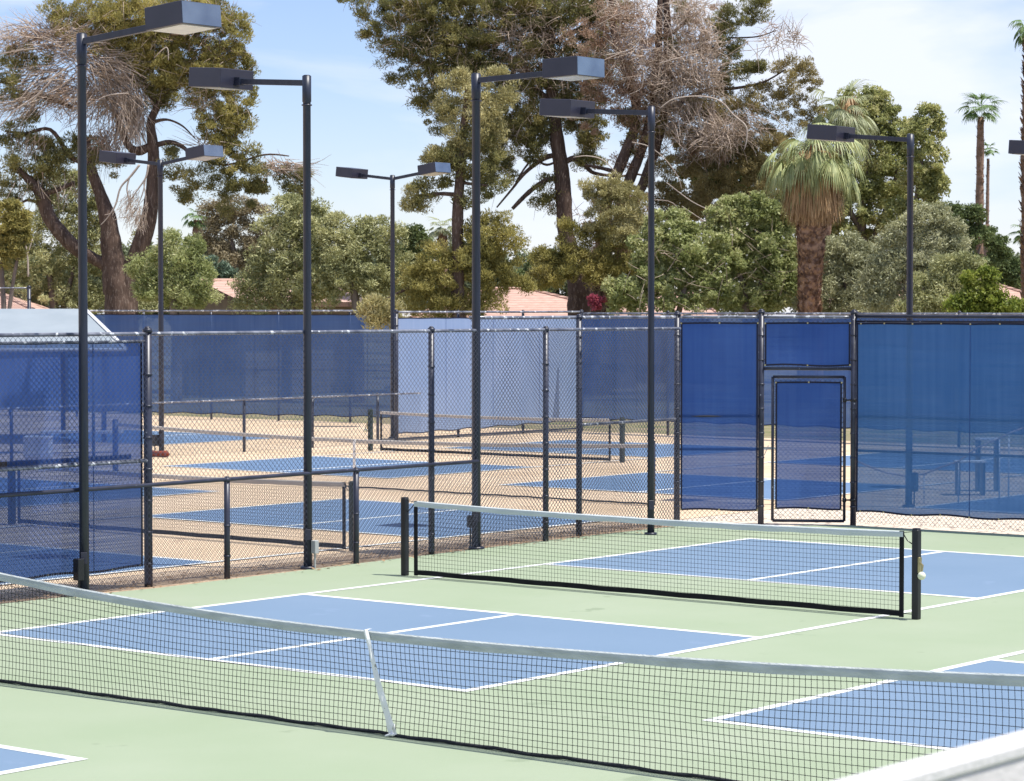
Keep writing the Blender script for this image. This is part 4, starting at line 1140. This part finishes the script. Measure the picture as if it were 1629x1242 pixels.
# ---- yellow-green column pine with dark skirt, left of centre
D = 84
t = tree('pine_tree', 730, D, 'slender pine left of the central one, yellow-green above and dark bushy below')
limbs(t, D, [[(730, 640, 13), (729, 500, 12), (728, 420, 10), (728, 340, 9), (732, 280, 8), (738, 200, 6), (745, 130, 4)], [(728, 310, 4), (700, 308, 3), (665, 312, 2)], [(729, 290, 3), (775, 295, 2)], [(730, 440, 5), (680, 445, 3), (610, 478, 2)], [(730, 420, 4), (770, 390, 3), (800, 400, 2)]], M_BARK, seed=4)
yl = [(722, 132, 20, 18), (748, 150, 34, 24), (735, 180, 36, 26), (765, 185, 34, 28), (740, 215, 32, 22), (725, 232, 26, 14), (765, 225, 30, 26), (790, 160, 24, 18), (700, 245, 24, 10), (690, 250, 14, 8), (658, 312, 12, 16), (780, 195, 20, 20), (810, 130, 24, 16, .6)]
pine_crown(t, yl, D, L_PINEYL, 1.7, name='crown')
gr = [(735, 255, 40, 20), (705, 275, 22, 14), (760, 262, 36, 26), (690, 300, 24, 12), (676, 318, 14, 12), (770, 290, 28, 18), (755, 318, 20, 14), (785, 250, 24, 26), (740, 200, 30, 40, .4)]
pine_crown(t, gr, D, L_PINEDK, 1.7, name='middle_foliage')
dk = [(750, 362, 28, 18), (785, 370, 34, 28), (805, 395, 20, 26), (760, 395, 46, 30), (705, 402, 34, 18), (720, 430, 60, 34), (680, 438, 44, 30), (660, 460, 34, 26), (700, 472, 56, 22), (775, 440, 34, 38), (800, 455, 24, 14), (745, 478, 44, 16), (770, 485, 30, 14), (690, 488, 60, 14), (805, 425, 18, 22), (835, 450, 10, 6)]
pine_crown(t, dk, D, L_PINE, 2.2, name='lower_foliage')
pine_crown(t, [(606, 488, 22, 14, 1, -14.5), (598, 500, 12, 12, 1, -14.5), (618, 506, 12, 12, 1, -14.5), (590, 484, 14, 8, 1, -14.5)], D, L_PINEYL, 2.2, name='drooping_bough')

# ---- dying pine, right of centre
D = 96
t = tree('pine_tree', 1000, D, 'dying pine right of centre, reddish-brown foliage and bleached twigs on three stems')
limbs(t, D, [
    [(948, 640, 12), (950, 480, 10), (962, 340, 9), (974, 295, 9), (996, 240, 9), (1010, 200, 8), (1010, 150, 8), (990, 100, 6), (975, 40, 5), (970, -40, 4)],
    [(956, 640, 12), (960, 500, 10), (984, 345, 8), (1000, 290, 9), (1020, 240, 8), (1035, 190, 8), (1045, 130, 7), (1048, 60, 6), (1052, -40, 4)],
    [(962, 640, 11), (968, 500, 9), (1004, 340, 8), (1024, 290, 8), (1040, 245, 8), (1055, 190, 7), (1062, 130, 8), (1062, 60, 7), (1060, 0, 5), (1060, -60, 4)],
    [(1040, 215, 6), (1060, 180, 5), (1090, 158, 4), (1130, 142, 3), (1170, 140, 2.4), (1215, 130, 1.8), (1250, 110, 1)],
    [(1065, 55, 3), (1085, 40, 2.5), (1110, 20, 2)], [(1064, 70, 3), (1110, 64, 2), (1150, 62, 1.4)], [(1160, 60, 1.4), (1205, 58, 1.2), (1235, 48, .8)],
    [(985, 275, 4), (960, 268, 3), (930, 262, 2)],
], M_BARK, seed=5, n=9)
br = [(985, 30, 44, 40), (1020, 55, 40, 40), (960, 95, 36, 30), (1000, 120, 40, 40), (1040, 110, 34, 40), (990, 165, 34, 26), (1005, 190, 30, 20), (960, 140, 28, 20), (1030, 160, 30, 26), (940, 60, 30, 30), (1060, 150, 26, 30),
      (1130, 235, 30, 22), (1150, 190, 30, 20, .6), (1115, 245, 26, 20), (1010, 240, 34, 26, .8), (1110, 25, 40, 30, .6), (1090, 190, 34, 34, .7), (1100, 80, 40, 50, .5), (1075, 150, 34, 34, .7), (950, 180, 30, 26, .7), (1130, 130, 30, 20, .5)]
pine_crown(t, br, D, L_PINEBR, 1.15, per=90)
dk = [(1165, 18, 40, 28), (1150, 60, 22, 34), (1160, 100, 20, 26), (1195, 26, 14, 10), (1155, 130, 12, 12), (1048, 135, 10, 20), (1070, 40, 30, 40, .5), (1205, 102, 8, 6), (1182, 112, 16, 8, .6), (1120, 90, 20, 14, .4), (1008, 205, 20, 30, .7), (1212, 0, 10, 6)]
pine_crown(t, dk, D, L_PINEDK, 1.7, name='green_foliage')
ol = [(1105, 215, 40, 44), (1075, 255, 40, 50), (1120, 280, 40, 40), (1085, 310, 36, 34), (1060, 300, 28, 30), (1145, 170, 50, 20), (1200, 170, 44, 34, .6), (1235, 150, 40, 30, .6), (1262, 128, 34, 24, .6), (1285, 150, 26, 34, .6), (1240, 190, 36, 22, .6), (1185, 210, 30, 26),
      (1170, 240, 24, 34), (1200, 255, 22, 24), (1110, 170, 40, 20), (1170, 392, 36, 14), (1195, 396, 20, 12), (1160, 410, 20, 18), (1130, 375, 26, 12), (1262, 105, 20, 12), (1060, 350, 24, 24, .7), (1210, 225, 40, 26, .8), (1245, 225, 26, 26, .8), (1165, 290, 40, 36, .8), (1200, 320, 40, 30, .8), (1220, 270, 36, 34, .8), (1040, 200, 40, 40, .6), (1120, 320, 50, 24, .7), (1140, 210, 40, 24, .6)]
pine_crown(t, ol, D, L_PINEOL, 1.7, name='olive_foliage')
pine_crown(t, [(1150, 265, 46, 44), (1120, 300, 40, 34), (1180, 300, 34, 30), (1095, 340, 34, 24)], D + 2, leaf_mat('deep_green_leaves', [(0.035, 0.06, 0.015), (0.08, 0.13, 0.03), (0.14, 0.2, 0.06)]), 2.0, name='deep_green_foliage', lw=0.07, ll=0.15)  # clumps with a deep green leaf colour of their own
twigs('dead_twigs', t, [(1090, 110, 60, 40, 1.1), (1115, 70, 40, 40, .9), (1120, 130, 40, 22, 1.4), (1060, 130, 40, 60, .8), (1010, 80, 50, 60, .6), (1145, 205, 32, 26, 1.4), (1130, 225, 30, 20, 1.4), (1095, 20, 40, 30, 1.0), (1245, 62, 30, 16, .55), (1265, 60, 12, 10, .6), (1210, 70, 30, 20, .2),
                          (1190, 190, 26, 30, .6, (.7, -.6)), (1145, 350, 36, 16, 1.2, (.8, -.5)), (1170, 370, 30, 14, 1.1, (.8, -.5)), (1150, 215, 34, 22, 1.6), (1105, 165, 40, 8, 1.0, (0, -1)), (1080, 200, 40, 50, .5), (1000, 20, 50, 30, .5)], D - 1, 62, 0.85, 0.0125, L_TWIG, curl=0.5)
twigs('brown_twigs', t, [(1000, 60, 60, 60, .8), (1010, 150, 50, 50, .8), (1120, 230, 40, 26, .9), (1240, 55, 34, 14, .4), (1268, 62, 10, 12, 1.2), (1228, 42, 8, 8, 1.2)], D - .5, 62, 0.5, 0.012, L_TWIGBR, curl=0.9)
dead = [[(1050, 172, 1.6), (1070, 158, 2), (1100, 153, 2.2), (1130, 155, 2.6), (1150, 164, 2.8), (1166, 182, 3), (1186, 200, 3), (1188, 220, 2.4), (1184, 238, 1.4)], [(1166, 182, 1.4), (1164, 200, 1.2), (1166, 212, .8)],
        [(1085, 328, 2), (1115, 348, 1.8), (1150, 368, 1.8), (1200, 384, 1.2)], [(1005, 226, 1.6), (1030, 232, 1.6), (1055, 250, 1.6), (1078, 280, 1.4), (1084, 300, 1)], [(1060, 290, 2), (1100, 320, 2.2), (1140, 340, 2), (1170, 362, 1.4)],
        [(960, 88, 1.6), (1000, 80, 1.8), (1015, 68, 2), (1025, 48, 1.4)], [(1040, 0, 1.2), (1054, 20, 1.4), (1068, 50, 1.4), (1070, 85, 1.2), (1060, 100, 1)], [(1095, 0, 1), (1120, 32, 1.4), (1130, 62, 1)], [(1066, 96, 1.2), (1050, 100, 1.6), (1110, 84, 1)],
        [(950, 40, 1), (990, 20, 1.2), (1040, 5, 1.2)], [(1010, 318, 1.2), (1064, 320, 1.4), (1084, 340, 1.2), (1100, 358, .8)], [(1024, 115, 1.2), (1020, 140, 1), (1000, 150, .8)], [(985, 280, 1.6), (960, 255, 2), (935, 248, 2.2), (912, 250, 1.4)],
        [(1210, 165, 1), (1232, 185, 1.4), (1250, 205, 1)]]
limbs(t, D - 2.5, [[(a, b_, c_ * 0.45) for a, b_, c_ in q] for q in dead], M_DEADWOOD, name='dead_boughs', n=6, seed=6)

# ---- eucalyptus behind the palm
D = 112


def leafy(name, label, D, blobs, m, dens=2.0, clump_r=0.32, per=100, ll=0.16, lw=0.075, trunk=None, up=0.1, out=0.4, cat='tree', group=None, tm=None, extra=None, droop=0.0, depth=1.0, u=None):
    t = tree(name, u or blobs[0][0], D, label, cat, group)
    c = crown_points(blobs, D, dens * 1.25, clump_r, depth=depth, jitter=0.22, plumes=4)
    leaves('crown' if cat != 'bush' else 'leaves', c, m, t, per, clump_r, ll, lw, up=up, out=out, droop=droop)
    if trunk: limbs(t, D, trunk, tm or M_GREYBARK, seed=len(label), n=7, name='trunk' if cat != 'bush' else 'stems')
    return t


leafy('eucalyptus_tree', 'broad soft-green eucalyptus behind the shaggy palm', D,
      [(1365, 180, 30, 30), (1395, 165, 26, 20), (1400, 200, 36, 30), (1350, 210, 40, 40), (1400, 250, 44, 40), (1425, 220, 26, 26), (1330, 260, 44, 44), (1380, 310, 54, 44), (1430, 290, 36, 36), (1340, 330, 50, 44), (1420, 350, 44, 34), (1300, 330, 40, 40), (1360, 380, 50, 30), (1290, 380, 40, 30), (1240, 270, 34, 40), (1240, 330, 34, 40)],
      L_EUC, 2.1, trunk=[[(1385, 640, 14), (1380, 500, 11), (1376, 420, 9), (1370, 340, 7), (1378, 260, 5), (1390, 190, 3)], [(1378, 400, 5), (1410, 330, 4), (1430, 260, 2)], [(1376, 380, 5), (1340, 310, 4), (1320, 250, 2)]])
leafy('eucalyptus_tree', 'narrower eucalyptus right of the lamp post, rounded top against the sky', D - 2,
      [(1472, 195, 20, 22), (1466, 225, 28, 22), (1478, 262, 24, 22), (1462, 285, 30, 26), (1480, 300, 20, 18), (1460, 325, 26, 18), (1440, 345, 26, 18), (1435, 370, 30, 20)], L_EUC, 2.1,
      trunk=[[(1448, 640, 8), (1450, 500, 7), (1452, 380, 5), (1460, 300, 4), (1470, 230, 2)]])


# ---- palms
def fan_frond(rs, base, direction, length, droop, blades, width, V, F, tipcurl=0.5, hang=0.0):
    """one fan leaf: stalk then radiating folded blades that droop at the tips"""
    d = Vector(direction).normalized(); side = d.cross(Vector((0, 0, 1)))
    if side.length < 1e-3: side = Vector((1, 0, 0))
    side.normalize(); upv = side.cross(d)
    p = Vector(base); st = length * 0.45; pts = [p]
    dirn = d.copy()
    for i in range(4):
        dirn = (dirn + Vector((0, 0, -droop * 0.25))).normalized(); p = p + dirn * st / 4; pts.append(p)
    for i in range(4):
        a, b_ = pts[i], pts[i + 1]; n = len(V); w_ = 0.018
        V.extend([a - side * w_, a + side * w_, b_ + side * w_, b_ - side * w_]); F.append((n, n + 1, n + 2, n + 3))
    side = dirn.cross(Vector((0, 0, 1)))
    if side.length < 1e-3: side = Vector((1, 0, 0))
    side.normalize()
    for k in range(blades):
        a = (k / (blades - 1) - 0.5) * 2.5
        bd = (dirn * math.cos(a) + side * math.sin(a)).normalized(); bl = length * 0.6 * (0.75 + 0.25 * math.cos(a)) * rs.uniform(0.85, 1.1)
        q = p.copy(); w_ = width * rs.uniform(0.8, 1.2); sd = bd.cross(Vector((rs.uniform(-.4, .4), rs.uniform(-.4, .4), 1))).normalized(); prev = (q - sd * w_ * 0.3, q + sd * w_ * 0.3)
        for i in range(4):
            bd = (bd + Vector((0, 0, -droop * (0.15 + tipcurl * i * 0.35)))).normalized(); q = q + bd * bl / 4; ww = w_ * (0.5, 0.5, 0.32, 0.04)[i]
            cur = (q - sd * ww, q + sd * ww); n = len(V)
            V.extend([prev[0], prev[1], cur[1], cur[0]]); F.append((n, n + 1, n + 2, n + 3)); prev = cur


def palm_crown(root, c, R_, n, m, seed, droop=0.9, el=(-0.9, 1.3), blades=16, width=0.05, name='fronds', lean=None):
    rs = random.Random(seed); V = []; F = []
    for i in range(n):
        az = i * 2.399963 + rs.uniform(-.2, .2); e = el[0] + (el[1] - el[0]) * ((i + 0.5) / n) + rs.uniform(-.12, .12)
        d = (math.cos(az) * math.cos(e), math.sin(az) * math.cos(e), math.sin(e))
        fan_frond(rs, Vector(c) + Vector(d) * 0.12, d, R_ * rs.uniform(0.7, 1.15), droop * rs.uniform(.7, 1.3), blades, width, V, F)
    return np_mesh(name, np.array([tuple(v) for v in V]), np.array(F), m, root)


def palm_trunk(root, path, D, m, seed, n=12, rough=0.08, scales=0, sc_len=0.16):
    rs = random.Random(seed); tr = limbs(root, D, [path], m, n=n, seed=seed, rough=rough)
    if scales:
        V = []; F = []
        for i in range(scales):
            t = rs.random() * (len(path) - 1); k = min(int(t), len(path) - 2); f = t - k
            u = path[k][0] * (1 - f) + path[k + 1][0] * f; v = path[k][1] * (1 - f) + path[k + 1][1] * f; r = (path[k][2] * (1 - f) + path[k + 1][2] * f) * D / FPX
            c = at(u, v, D); a = rs.uniform(0, 6.283); o = Vector((math.cos(a), math.sin(a), 0)); s = Vector((-math.sin(a), math.cos(a), 0))
            b0 = c + o * r * 0.96; L = sc_len * rs.uniform(.6, 1.3); w_ = L * 0.32
            tip = b0 + o * L * rs.uniform(.25, .55) + Vector((0, 0, L * rs.uniform(.4, .9))) + s * rs.uniform(-.04, .04)
            q = len(V); V += [b0 - s * w_, b0 + s * w_, tip + s * w_ * .3, tip - s * w_ * .3]; F.append((q, q + 1, q + 2, q + 3))
        np_mesh('bark_stubs', np.array([tuple(v) for v in V]), np.array(F), m, root)
    return tr


D = 88
t = tree('fan_palm', 1290, D, 'stout fan palm with brown dead-frond skirt behind the right lamp', 'palm tree')
palm_trunk(t, [(1288, 640, 21), (1288, 500, 18), (1288, 450, 18), (1290, 400, 21), (1290, 350, 24), (1292, 270, 18), (1293, 235, 12)], D, M_PALMBARK, 3, scales=2200, sc_len=0.2)
pc = at(1293, 232, D)
palm_crown(t, pc, 2.3, 40, L_FROND, 5, droop=1.2, el=(-0.85, 1.0), blades=17, width=0.05)
palm_crown(t, pc + Vector((0.4, -.2, 0)), 2.4, 12, L_FROND, 8, droop=1.3, el=(-0.3, 0.5), blades=24, width=0.045, name='outer_fronds')
# skirt of hanging dead blades
rs = random.Random(9); V = []; F = []
for i in range(3600):
    a = rs.uniform(0, 6.283); top_z = pc.z - rs.uniform(0.15, 1.4); r0 = 0.30 + rs.uniform(0, 0.25)
    L = rs.uniform(1.1, 2.1); r1 = rs.uniform(0.7, 1.22) * (1.0 if top_z > pc.z - 0.9 else 0.8)
    o = Vector((math.cos(a), math.sin(a), 0)); s = Vector((-math.sin(a), math.cos(a), 0)); w_ = rs.uniform(.008, .024)
    p0 = Vector((pc.x, pc.y, top_z)) + o * r0; p1 = Vector((pc.x, pc.y, top_z - L * 0.35)) + o * (r0 * .35 + r1 * .65) + s * rs.uniform(-.05, .05); p2 = Vector((pc.x, pc.y, max(top_z - L, pc.z - 2.6 + rs.uniform(-.2, .25)))) + o * r1 * (0.95 if a else 1) + s * rs.uniform(-.1, .1)
    for q0, q1, k0, k1 in ((p0, p1, 1, 1), (p1, p2, 1, .3)):
        n = len(V); V += [q0 - s * w_ * k0, q0 + s * w_ * k0, q1 + s * w_ * k1, q1 - s * w_ * k1]; F.append((n, n + 1, n + 2, n + 3))
np_mesh('frond_skirt', np.array([tuple(v) for v in V]), np.array(F), L_SKIRT, t)

D = 96
t = tree('fan_palm', 1335, D, 'pale-fronded palm whose crown tops out just above the stout one', 'palm tree')
palm_trunk(t, [(1300, 640, 10), (1304, 500, 9), (1318, 330, 8), (1337, 215, 7)], D, M_PALMBARK, 4)
palm_crown(t, at(1340, 180, D), 1.8, 34, L_FRONDY, 15, droop=0.9, el=(-0.7, 1.2), blades=22, width=0.045)
rs = random.Random(19); V = []; F = []; hc = at(1352, 165, D)
for i in range(260):
    a = rs.uniform(0, 6.283); o = Vector((math.cos(a), math.sin(a), 0)); r = rs.uniform(0.05, 0.7); p = hc + o * r * .4 + Vector((0, 0, rs.uniform(-.2, .3))); q = p + o * r * .5 + Vector((0, 0, -rs.uniform(.2, .9))); s = Vector((-o.y, o.x, 0)) * 0.012
    n = len(V); V += [p - s, p + s, q + s, q - s]; F.append((n, n + 1, n + 2, n + 3))
np_mesh('seed_stalks', np.array([tuple(v) for v in V]), np.array(F), L_SKIRT, t)

for (u, vt, vb, D, r0, r1, R_, n, lab, sd_) in (
        (1558, 172, 520, 128, 8.5, 5.5, 1.2, 34, 'tallest thin palm standing alone against the sky at right', 21),
        (1570, 238, 520, 150, 3.5, 2.2, 0.62, 18, 'thinner palm half hidden right behind the tall lone one', 22)):
    t = tree('fan_palm', u, D, lab, 'palm tree', 'thin palms against the sky')
    path = [(u - 3, 640, r0 * 1.1), (u - 2, vb - 60, r0), (u, (vt + vb) / 2, (r0 + r1) / 2), (u + 2, vt + 14, r1)]
    palm_trunk(t, path, D, M_TALLBARK, sd_, scales=500 if r0 > 5 else 120, rough=0.12)
    if r0 < 5: limbs(t, D, [[(u - 2, 640, 6), (u - 2, 440, 6), (u - 1, 364, 6), (u - 1, 360, 4)]], M_TALLBARK, name='old_frond_sheath')
    palm_crown(t, at(u + 2, vt, D), R_, n, L_FRONDFAR, sd_, droop=0.55, el=(-0.35, 1.3), blades=12, width=0.05)
D = 100
t = tree('fan_palm', 1640, D, 'shaggy palm cut off by the right edge of the picture', 'palm tree')
palm_trunk(t, [(1636, 640, 9), (1634, 420, 8), (1634, 250, 9), (1637, 120, 8), (1638, 60, 7)], D, M_TALLBARK, 33, scales=900, sc_len=0.3, rough=0.2)
palm_crown(t, at(1640, 42, D), 1.0, 22, L_FRONDFAR, 34, droop=1.0, el=(-0.8, 1.0), blades=14, width=0.05)
for i, (u, v, D, R_, lab, mm) in enumerate(((315, 345, 125, 0.85, 'small palm showing above the bushes between the left pine and the olives', L_FRONDFAR), (468, 322, 118, 0.85, 'palm crown just peeping over the olive trees behind the second post', L_FRONDFAR),
                                      (704, 362, 120, 0.9, 'pale palm crown in the gap left of the slender pine', L_FRONDY), (1592, 425, 150, 0.7, 'small far palm above the hedge at right', L_FRONDFAR), (1632, 372, 120, 0.8, 'palm with one pale frond poking in from the right edge', L_FRONDFAR), (1500, 415, 100, 1.1, 'drooping pale palm among the silvery bushes', L_FRONDY))):
    t = tree('fan_palm', u, D, lab, 'palm tree')
    palm_trunk(t, [(u, 640, 7), (u, v + 80, 7), (u, v + 25, 9), (u, v + 5, 6)], D, M_TALLBARK, 40 + i, scales=200)
    palm_crown(t, at(u, v, D), R_, 22, mm, 50 + i, droop=0.7, el=(-0.5, 1.2), blades=12, width=0.05)

# ---- olives, oleanders, bushes
OL = dict(clump_r=0.34, per=130, ll=0.15, lw=0.042, out=0.45)
tr_ = lambda u, v=470, r=8: [[(u, 640, r * 1.3), (u, 540, r), (u - 6, v, r * .8), (u - 14, v - 40, r * .5)], [(u, 540, r * .7), (u + 16, v, r * .6), (u + 30, v - 50, r * .3)]]
leafy('olive_tree', 'wide grey-green olive tree right of the second lamp post', 88, [(560, 375, 46, 26), (520, 370, 30, 26), (600, 385, 34, 30), (545, 415, 60, 40), (610, 425, 36, 40), (580, 455, 60, 36), (530, 460, 50, 30), (625, 465, 22, 30)], L_OLIVE, 2.3, trunk=tr_(570), **OL)
leafy('olive_tree', 'olive tree crossed by the second lamp post', 89, [(460, 345, 36, 24), (490, 360, 30, 30), (440, 375, 32, 26), (470, 400, 50, 36), (440, 425, 44, 34), (490, 440, 44, 40), (430, 460, 46, 34), (400, 470, 26, 22), (470, 475, 50, 22)], L_OLIVE, 2.3, trunk=tr_(455), **OL)
leafy('olive_tree', 'rounded green bushy tree left of the gabled house', 87, [(290, 400, 30, 24), (280, 430, 40, 34), (300, 455, 34, 34), (262, 465, 36, 30), (300, 480, 26, 20), (240, 440, 26, 30)], L_BUSH, 2.2, trunk=tr_(280), **OL)
leafy('conifer', 'pale brownish-green conifer beyond the gabled house', 115, [(375, 330, 30, 10), (352, 340, 26, 12), (395, 345, 30, 16), (370, 365, 36, 16), (350, 385, 30, 16), (395, 395, 40, 24), (345, 410, 30, 24), (385, 425, 46, 24), (420, 375, 30, 16), (420, 420, 30, 30)], leaf_mat('pale_conifer_needles', [(0.168, 0.140, 0.084), (0.336, 0.280, 0.168), (0.504, 0.434, 0.280)]), 1.5, clump_r=0.34, per=90, ll=0.2, lw=0.05, trunk=tr_(380, 420))
leafy('conifer', 'small blue-green conifer above the gabled roof', 108, [(338, 430, 20, 18), (330, 448, 26, 14), (352, 444, 20, 12)], leaf_mat('blue_green_leaves', [(0.10, 0.15, 0.10), (0.18, 0.25, 0.17), (0.28, 0.36, 0.25)]), 2.2, clump_r=0.3, per=90)
leafy('conifer', 'yellow-green young conifer at the far left edge', 86, [(12, 345, 24, 20), (14, 375, 24, 26), (10, 400, 20, 20), (26, 365, 14, 16)], L_PINE, 2.3, clump_r=0.28, per=110, ll=0.2, lw=0.045, trunk=tr_(8, 430, 5))
leafy('olive_tree', 'dull green tree filling under the leaning pine limb', 100, [(100, 300, 30, 22), (105, 330, 40, 26), (110, 365, 34, 30), (70, 395, 40, 34), (30, 420, 40, 34), (100, 420, 44, 34), (60, 455, 50, 34), (130, 455, 40, 34), (20, 470, 40, 30), (150, 480, 40, 22), (150, 350, 16, 26), (150, 400, 30, 40), (215, 440, 40, 50), (225, 480, 40, 24), (110, 480, 60, 24), (40, 380, 40, 34), (130, 300, 20, 20)], L_OLIVE, 1.9, trunk=tr_(90), **OL)
leafy('conifer', 'dark conifer in the gap between olive trees and slender pine', 118, [(664, 375, 14, 12), (660, 395, 20, 18), (675, 410, 22, 20), (650, 420, 22, 20)], L_DARKGR, 1.8, clump_r=0.3, per=90)
leafy('oleander', 'broad oleander flecked with white flowers right of the fourth lamp post', 90, [(1060, 360, 24, 20), (1080, 385, 34, 26), (1040, 400, 28, 30), (1110, 400, 44, 34), (1050, 440, 44, 36), (1110, 445, 50, 40), (1020, 460, 34, 34), (1070, 475, 60, 24), (985, 475, 26, 22)], L_BUSH, 2.2, clump_r=0.3, per=110, ll=0.17, lw=0.07, cat='bush', trunk=tr_(1070))
leafy('oleander', 'brighter leafy oleander just left of the shaggy palm', 91, [(1190, 335, 26, 20), (1160, 345, 26, 20), (1215, 350, 26, 22), (1180, 370, 40, 26), (1220, 385, 30, 30), (1175, 410, 44, 30), (1215, 425, 34, 36), (1165, 450, 44, 36), (1225, 465, 36, 30), (1180, 480, 50, 22), (1250, 440, 14, 30), (1240, 360, 24, 30), (1150, 380, 30, 30), (1240, 400, 24, 40)], L_BUSH, 2.2, clump_r=0.3, per=110, ll=0.17, lw=0.07, cat='bush', trunk=tr_(1190))
for o_, bl_, D_ in ((('oleander', 0), [(1070, 430, 90, 70, .05)], 89), (('oleander', 1), [(1200, 410, 70, 80, .05)], 90)):
    root_ = sorted([q for q in bpy.data.objects if q.name.startswith(o_[0]) and q.parent is None], key=lambda q: q.name)[o_[1]]
    twigs('bare_twigs', root_, bl_, D_, 40, 0.9, 0.011, L_TWIG, curl=0.4)
# white blossoms
for o_ in [o for o in bpy.data.objects if o.name.startswith('oleander')]:
    pass
fb = [(1080, 430, 90, 70), (1190, 400, 60, 70)]
ole = [o for o in bpy.data.objects if o.name.startswith('oleander') and o.parent is None]
for o_, bl_, D in zip(sorted(ole, key=lambda q: q.name), fb, (89, 90)):
    c = crown_points([bl_], D, 0.32, 0.3, shell=0.9); leaves('blossoms', c, L_FLOWER, o_, 5, 0.05, 0.06, 0.05)
leafy('bougainvillea', 'crimson bougainvillea at the foot of the central pine trunk', 90, [(952, 482, 10, 6), (945, 476, 6, 3)], L_PINKFL, 1.6, clump_r=0.14, per=50, ll=0.09, lw=0.07, cat='bush')
leafy('olive_tree', 'silvery olive right of the shaggy palm trunk', 91, [(1345, 400, 26, 20), (1370, 410, 26, 22), (1335, 430, 34, 30), (1370, 445, 40, 34), (1340, 470, 44, 30), (1380, 480, 40, 20), (1320, 480, 26, 20), (1400, 440, 30, 30), (1350, 485, 70, 16), (1330, 455, 30, 30)], L_SILVER, 2.2, trunk=tr_(1355), **OL)
leafy('olive_tree', 'silvery olive crossed by the right lamp post', 87, [(1480, 350, 26, 16), (1460, 375, 34, 26), (1500, 375, 30, 22), (1430, 400, 34, 26), (1480, 405, 44, 26), (1420, 435, 34, 26), (1450, 465, 50, 30), (1400, 465, 26, 30), (1450, 485, 70, 16), (1500, 400, 34, 30), (1455, 440, 50, 30)], L_SILVER, 2.2, trunk=tr_(1450), **OL)
leafy('olive_tree', 'low grey olive left of the bright citrus bush', 84, [(1500, 440, 34, 16), (1520, 430, 26, 18), (1480, 475, 40, 24), (1520, 465, 36, 28), (1540, 480, 26, 20), (1500, 485, 60, 16), (1530, 440, 30, 24)], L_OLIVE, 2.2, trunk=tr_(1510), **OL)
leafy('citrus_bush', 'bright yellow-green citrus bush at the right end of the fence top', 80, [(1560, 445, 20, 14), (1565, 474, 26, 16), (1605, 489, 26, 8), (1545, 485, 26, 14), (1575, 490, 60, 12)], L_CITRUS, 2.4, clump_r=0.26, per=100, ll=0.12, lw=0.06, cat='bush', trunk=[[(1580, 640, 6), (1578, 500, 5), (1572, 478, 3)]])
leafy('conifer', 'dark pine in the distance left of the tall thin palm', 125, [(1515, 342, 16, 12), (1530, 355, 20, 14), (1545, 345, 14, 12), (1520, 375, 24, 16), (1545, 380, 22, 18), (1500, 370, 18, 14), (1535, 405, 26, 18)], L_DARKGR, 1.8, clump_r=0.34, per=100, trunk=tr_(1530, 440, 5))
leafy('conifer', 'dark little tree right behind the thin palms', 130, [(1576, 375, 8, 8), (1585, 390, 14, 12), (1580, 405, 14, 14), (1590, 412, 16, 12)], L_DARKGR, 1.9, clump_r=0.34, per=100)
leafy('hedge', 'clipped green hedge in the distance at the right edge', 135, [(1590, 425, 24, 14), (1615, 430, 26, 16), (1640, 430, 24, 16), (1605, 445, 40, 16)], L_DARKGR, 2.6, clump_r=0.34, per=120, cat='hedge')
leafy('conifer', 'small dark tree in the sky gap right of the slender pine', 130, [(858, 420, 14, 10), (848, 440, 20, 14), (872, 412, 10, 8), (830, 448, 18, 12), (875, 440, 14, 18)], L_DARKGR, 1.8, clump_r=0.34, per=100)
# far wood that closes the view, reads as one mass
bl = []
rs = random.Random(77)
for u in range(-120, 1760, 38):
    v0 = 455 if 835 < u < 880 else (440 if u > 1540 else 418)
    bl += [(u + rs.uniform(-10, 10), v0 + rs.uniform(-12, 18), 36, 26), (u, v0 + 42, 40, 34)]
c = crown_points(bl, 145, 4.0, 0.5, depth=1.2)
far = leaves('distant_wood', c, L_WOOD, None, 90, 0.5, 0.26, 0.12, up=0.1, out=0.4)
tag(far, kind='stuff')

# ------------------------------------------------------------------ render settings
S.render.engine = 'CYCLES'
S.cycles.max_bounces = 6; S.cycles.transparent_max_bounces = 24
S.cycles.diffuse_bounces = 3; S.cycles.glossy_bounces = 3; S.cycles.transmission_bounces = 4
S.render.resolution_x = 1024; S.render.resolution_y = 781
